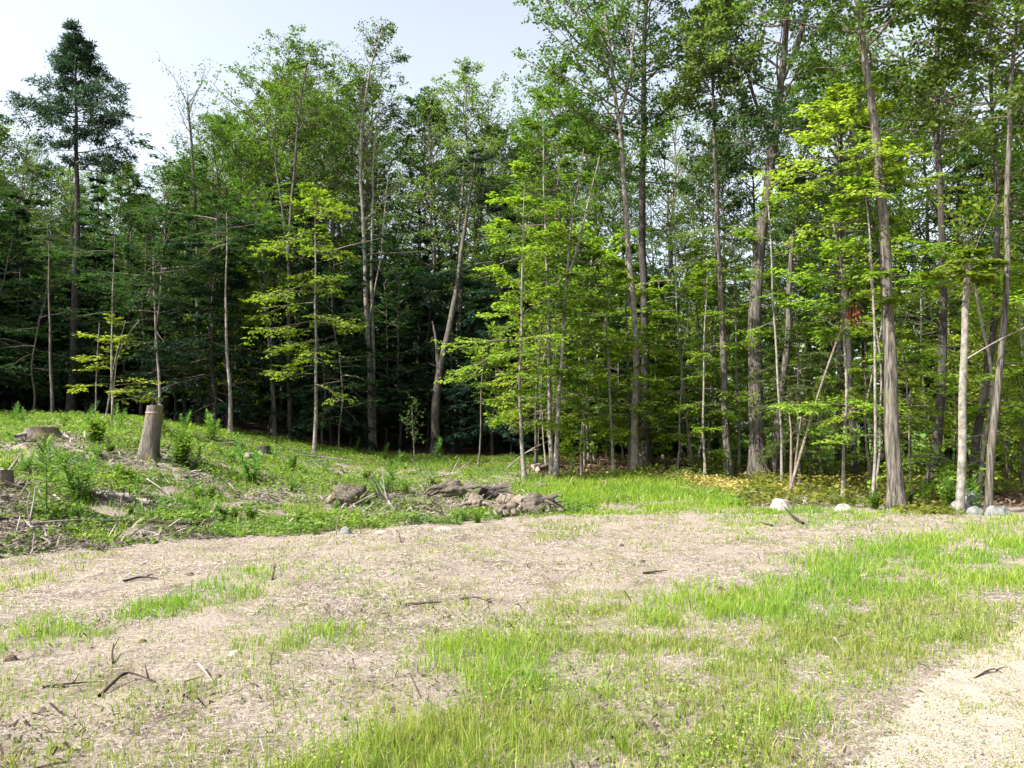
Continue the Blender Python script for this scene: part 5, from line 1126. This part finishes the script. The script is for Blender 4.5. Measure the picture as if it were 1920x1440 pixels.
# clods of dark soil showing through the straw
rng = np.random.default_rng(61)
CL = [(358, 1080, 14, 'dark clod standing on the straw beside the curved root'), (410, 1274, 12, 'dark clod beside the pale grey stick'), (795, 1272, 12, 'dark clod on the straw left of the central grass'), (735, 1335, 22, 'wide dark clod in the lower centre straw'), (870, 1245, 14, 'dark clod at the left tip of the central grass'),
      (20, 1238, 24, 'dark clod at the left edge of the straw'), (80, 1338, 20, 'dark clod in the lower left straw'), (115, 1292, 14, 'dark clod at the end of the thin left stick'), (1352, 1106, 16, 'dark clod at the upper edge of the bright grass'), (1165, 1025, 12, 'dark clod on the far straw'),
      (424, 1415, 18, 'dark clod near the bottom left corner of the grass'), (268, 1206, 18, 'dark clod under the left grass strip'), (1205, 1054, 14, 'dark clod on the far right straw'), (880, 1275, 14, 'dark clod below the left tip of the central grass'), (270, 1060, 10, 'small dark clod high on the left straw'), (1465, 1246, 22, 'brown clod among the right foreground grass')]
for px, py, w, lb in CL:
    o = rock(lb, px, py, w, w * .45, SOIL, int(px)); o.name = 'soil_clod'; o['category'] = 'clod'

# ------------------------------------------------------------------ weeds, bushes
def weed_parts(h, rng, stems=1, nl=70, ll=.09, lw=.16, spread=.10, droop=.1):
    g = Geo(); leaves = []
    for s in range(stems):
        a = rng.random() * 6.28; d = np.array([[math.cos(a) * spread * (stems > 1) * 3, math.sin(a) * spread * (stems > 1) * 3, 1.]]); H = h * (1 if s == 0 else rng.uniform(.6, .95))
        P = grow(np.zeros((1, 3)), d, np.array([H]), 7, rng, .1, .05); V, Qd = tubes(P, np.linspace(.008, .003, 7)[None], 5); g.add(V, Qd)
        t = np.linspace(.08, 1.0, nl)[None]; Q, T = sample_poly(P, t); Q, T = Q[0], T[0]; az = np.arange(nl) * 2.4 + rng.normal(0, .3, nl)
        el = .25 + .9 * t[0] ** 2 + rng.normal(0, .15, nl); D = np.stack([np.cos(az) * np.cos(el), np.sin(az) * np.cos(el), np.sin(el)], -1)
        N = np.stack([-np.cos(az) * np.sin(el), -np.sin(az) * np.sin(el), np.cos(el)], -1); Ls = ll * (1.15 - .55 * t[0]) * rng.uniform(.7, 1.2, nl)
        leaves.append((Q, D, N, Ls))
    return g, leaves
WT = []
for k, (h, stm, nl, ll, wr) in enumerate([(.62, 1, 110, .17, .2), (.55, 4, 70, .13, .22), (.5, 8, 70, .12, .34), (.7, 2, 90, .16, .2)]):
    r_ = np.random.default_rng(500 + k); g, lv = weed_parts(h, r_, stm, nl, ll); a, b = g.mesh('stem'), crown_mesh('foliage', lv, wr)
    a.materials.append(L_WEED); b.materials.append([L_WEED, L_WEED, L_COVER, L_WEED][k]); WT.append((h, a, b))
WD = [(85, 972, 130, 0, 'tall bright green leafy weed nearest the left edge of the bank'), (150, 940, 95, 1, 'bushy dark-stemmed weed left of the birch log'), (46, 890, 42, 1, 'low bushy weed beside the leaning upright stick'), (84, 880, 40, 0, 'short leafy weed behind the tall bright one'),
      (340, 876, 72, 2, 'dense dark green bush right of the tall cut stump'), (370, 880, 38, 0, 'small weed at the right foot of the dark bush'), (162, 800, 45, 3, 'tall weed in front of the yellow leaved sapling stems'), (180, 830, 50, 2, 'yellowish bush below the yellow leaved sapling'), (222, 806, 46, 3, 'tall weed right of the yellow leaved sapling stems'),
      (312, 815, 46, 3, 'tall weed just behind the tall cut stump'), (345, 808, 34, 1, 'rounded weed at the forest foot right of the tall stump'), (397, 826, 52, 1, 'tall bluish weed at the forest foot below the bare-topped tree'), (475, 908, 66, 1, 'bushy weed in the middle of the bank'), (450, 850, 34, 0, 'weed left of the small dark stump'),
      (520, 868, 32, 1, 'bushy weed right of the small dark stump'), (548, 882, 30, 2, 'low round weed right of the bushy one by the small dark stump'), (720, 930, 75, 3, 'dark tall weed growing out of the slash pile'), (706, 935, 40, 1, 'low dark weed at the foot of the tall weed in the slash pile'), (822, 868, 42, 0, 'spiky weed at the foot of the forked snag'), (722, 860, 26, 0, 'spiky weed right of the double trunk'),
      (668, 850, 25, 0, 'spiky weed left of the double trunk'), (20, 792, 36, 3, 'weed at the far left forest foot'), (40, 796, 30, 1, 'second weed at the far left forest foot'), (120, 798, 26, 1, 'low weed below the tall pine trunk'), (290, 830, 22, 2, 'low bush at the left foot of the dark bush'),
      (810, 912, 20, 2, 'round green tuft left of the mossy stump chunk'), (870, 978, 26, 1, 'broad leaved weed at the front of the slash pile'), (895, 980, 22, 2, 'bluish weed right of the broad leaved one'), (600, 985, 26, 2, 'leafy weed above the straw near the forked dead seedling'), (560, 980, 24, 2, 'leafy weed left of the forked dead seedling'), (760, 925, 22, 2, 'green tuft behind the brown mossy log'),
      (1072, 888, 34, 0, 'spiky weed standing in the brown leaf litter'), (645, 1352, 16, 2, 'small dark leafy weed in the foreground straw'), (430, 870, 30, 1, 'weed left of the weed in the middle of the bank'), (250, 905, 26, 2, 'yellow green bush on the bank under the tall stump'), (610, 890, 26, 0, 'weed in the green behind the root plate'), (360, 960, 24, 2, 'bright leafy clump low on the bank'), (440, 975, 26, 2, 'bright leafy clump above the straw'),
      (1640, 955, 34, 2, 'bright bush at the foot of the pale straight pole'), (1700, 952, 44, 2, 'leafy bush hugging the right foot of the big ridged trunk'), (1785, 958, 60, 2, 'bush with bright leaves left of the snapped pale trunk'), (1830, 955, 70, 3, 'thin weed among the rock heap')]
rng = np.random.default_rng(71)
for px, py, h, k, lb in WD:
    p = ground_hit(px, py); H, a, b = WT[k]; s = 1.12 * px2m(h, p[1]) / H; w = s * rng.uniform(1.0, 1.3)
    root = thing('bush' if 'bush' in lb.split(' at ')[0] and 'bushy' not in lb else 'weed', lb, 'bush' if 'bush ' in lb and 'bushy' not in lb else 'weed', p - np.array([0, 0, .02]), None, rng.random() * 6.28); root.scale = (w, w, s)
    for nm, me in (('stem', a), ('foliage', b)):
        o = bpy.data.objects.new(nm, me); o.parent = root; COL.objects.link(o)

n_ = 0
while n_ < 46:
    px, py = rng.uniform(-20, 940), rng.uniform(800, 985)
    if py > np.interp(px, _ce[:, 0], _ce[:, 1]) - 14 or py < np.interp(px, [0, 300, 500, 700, 940], [800, 815, 845, 862, 872]) or any(in_poly(np.array([px]), np.array([py]), q)[0] for q in DEBRIS): continue
    p = ground_hit(px, py); k = int(rng.choice([0, 1, 2, 2, 3])); H, a, b = WT[k]; s = rng.uniform(.16, .34) / H
    root = thing('weed', 'small leafy weed scattered in the ground cover of the cleared bank', 'weed', p - np.array([0, 0, .02]), 'small weeds scattered over the bank', rng.random() * 6.28); root.scale = (s * 1.3, s * 1.3, s)
    for nm, me in (('stem', a), ('foliage', b)):
        o = bpy.data.objects.new(nm, me); o.parent = root; COL.objects.link(o)
    n_ += 1

rng = np.random.default_rng(83)
for i in range(26):
    px, py = rng.uniform(640, 1045), rng.uniform(915, 968); a = rng.uniform(-.7, .7); L_ = rng.uniform(14, 42)
    stick('short broken stick among the torn roots of the slash pile', [(px, py), (px + L_ * math.cos(a) * .5, py + L_ * math.sin(a) * .25 - 3), (px + L_ * math.cos(a), py + L_ * math.sin(a) * .5)], rng.uniform(.02, .05),
          [B_DEAD, B_ROT, B_BLACK, B_TWIGP][rng.integers(0, 4)], 700 + i, [.02, rng.uniform(.05, .2), rng.uniform(.02, .14)], int(rng.integers(0, 2)), name='broken_stick', cat='stick', group='broken sticks in the slash pile')
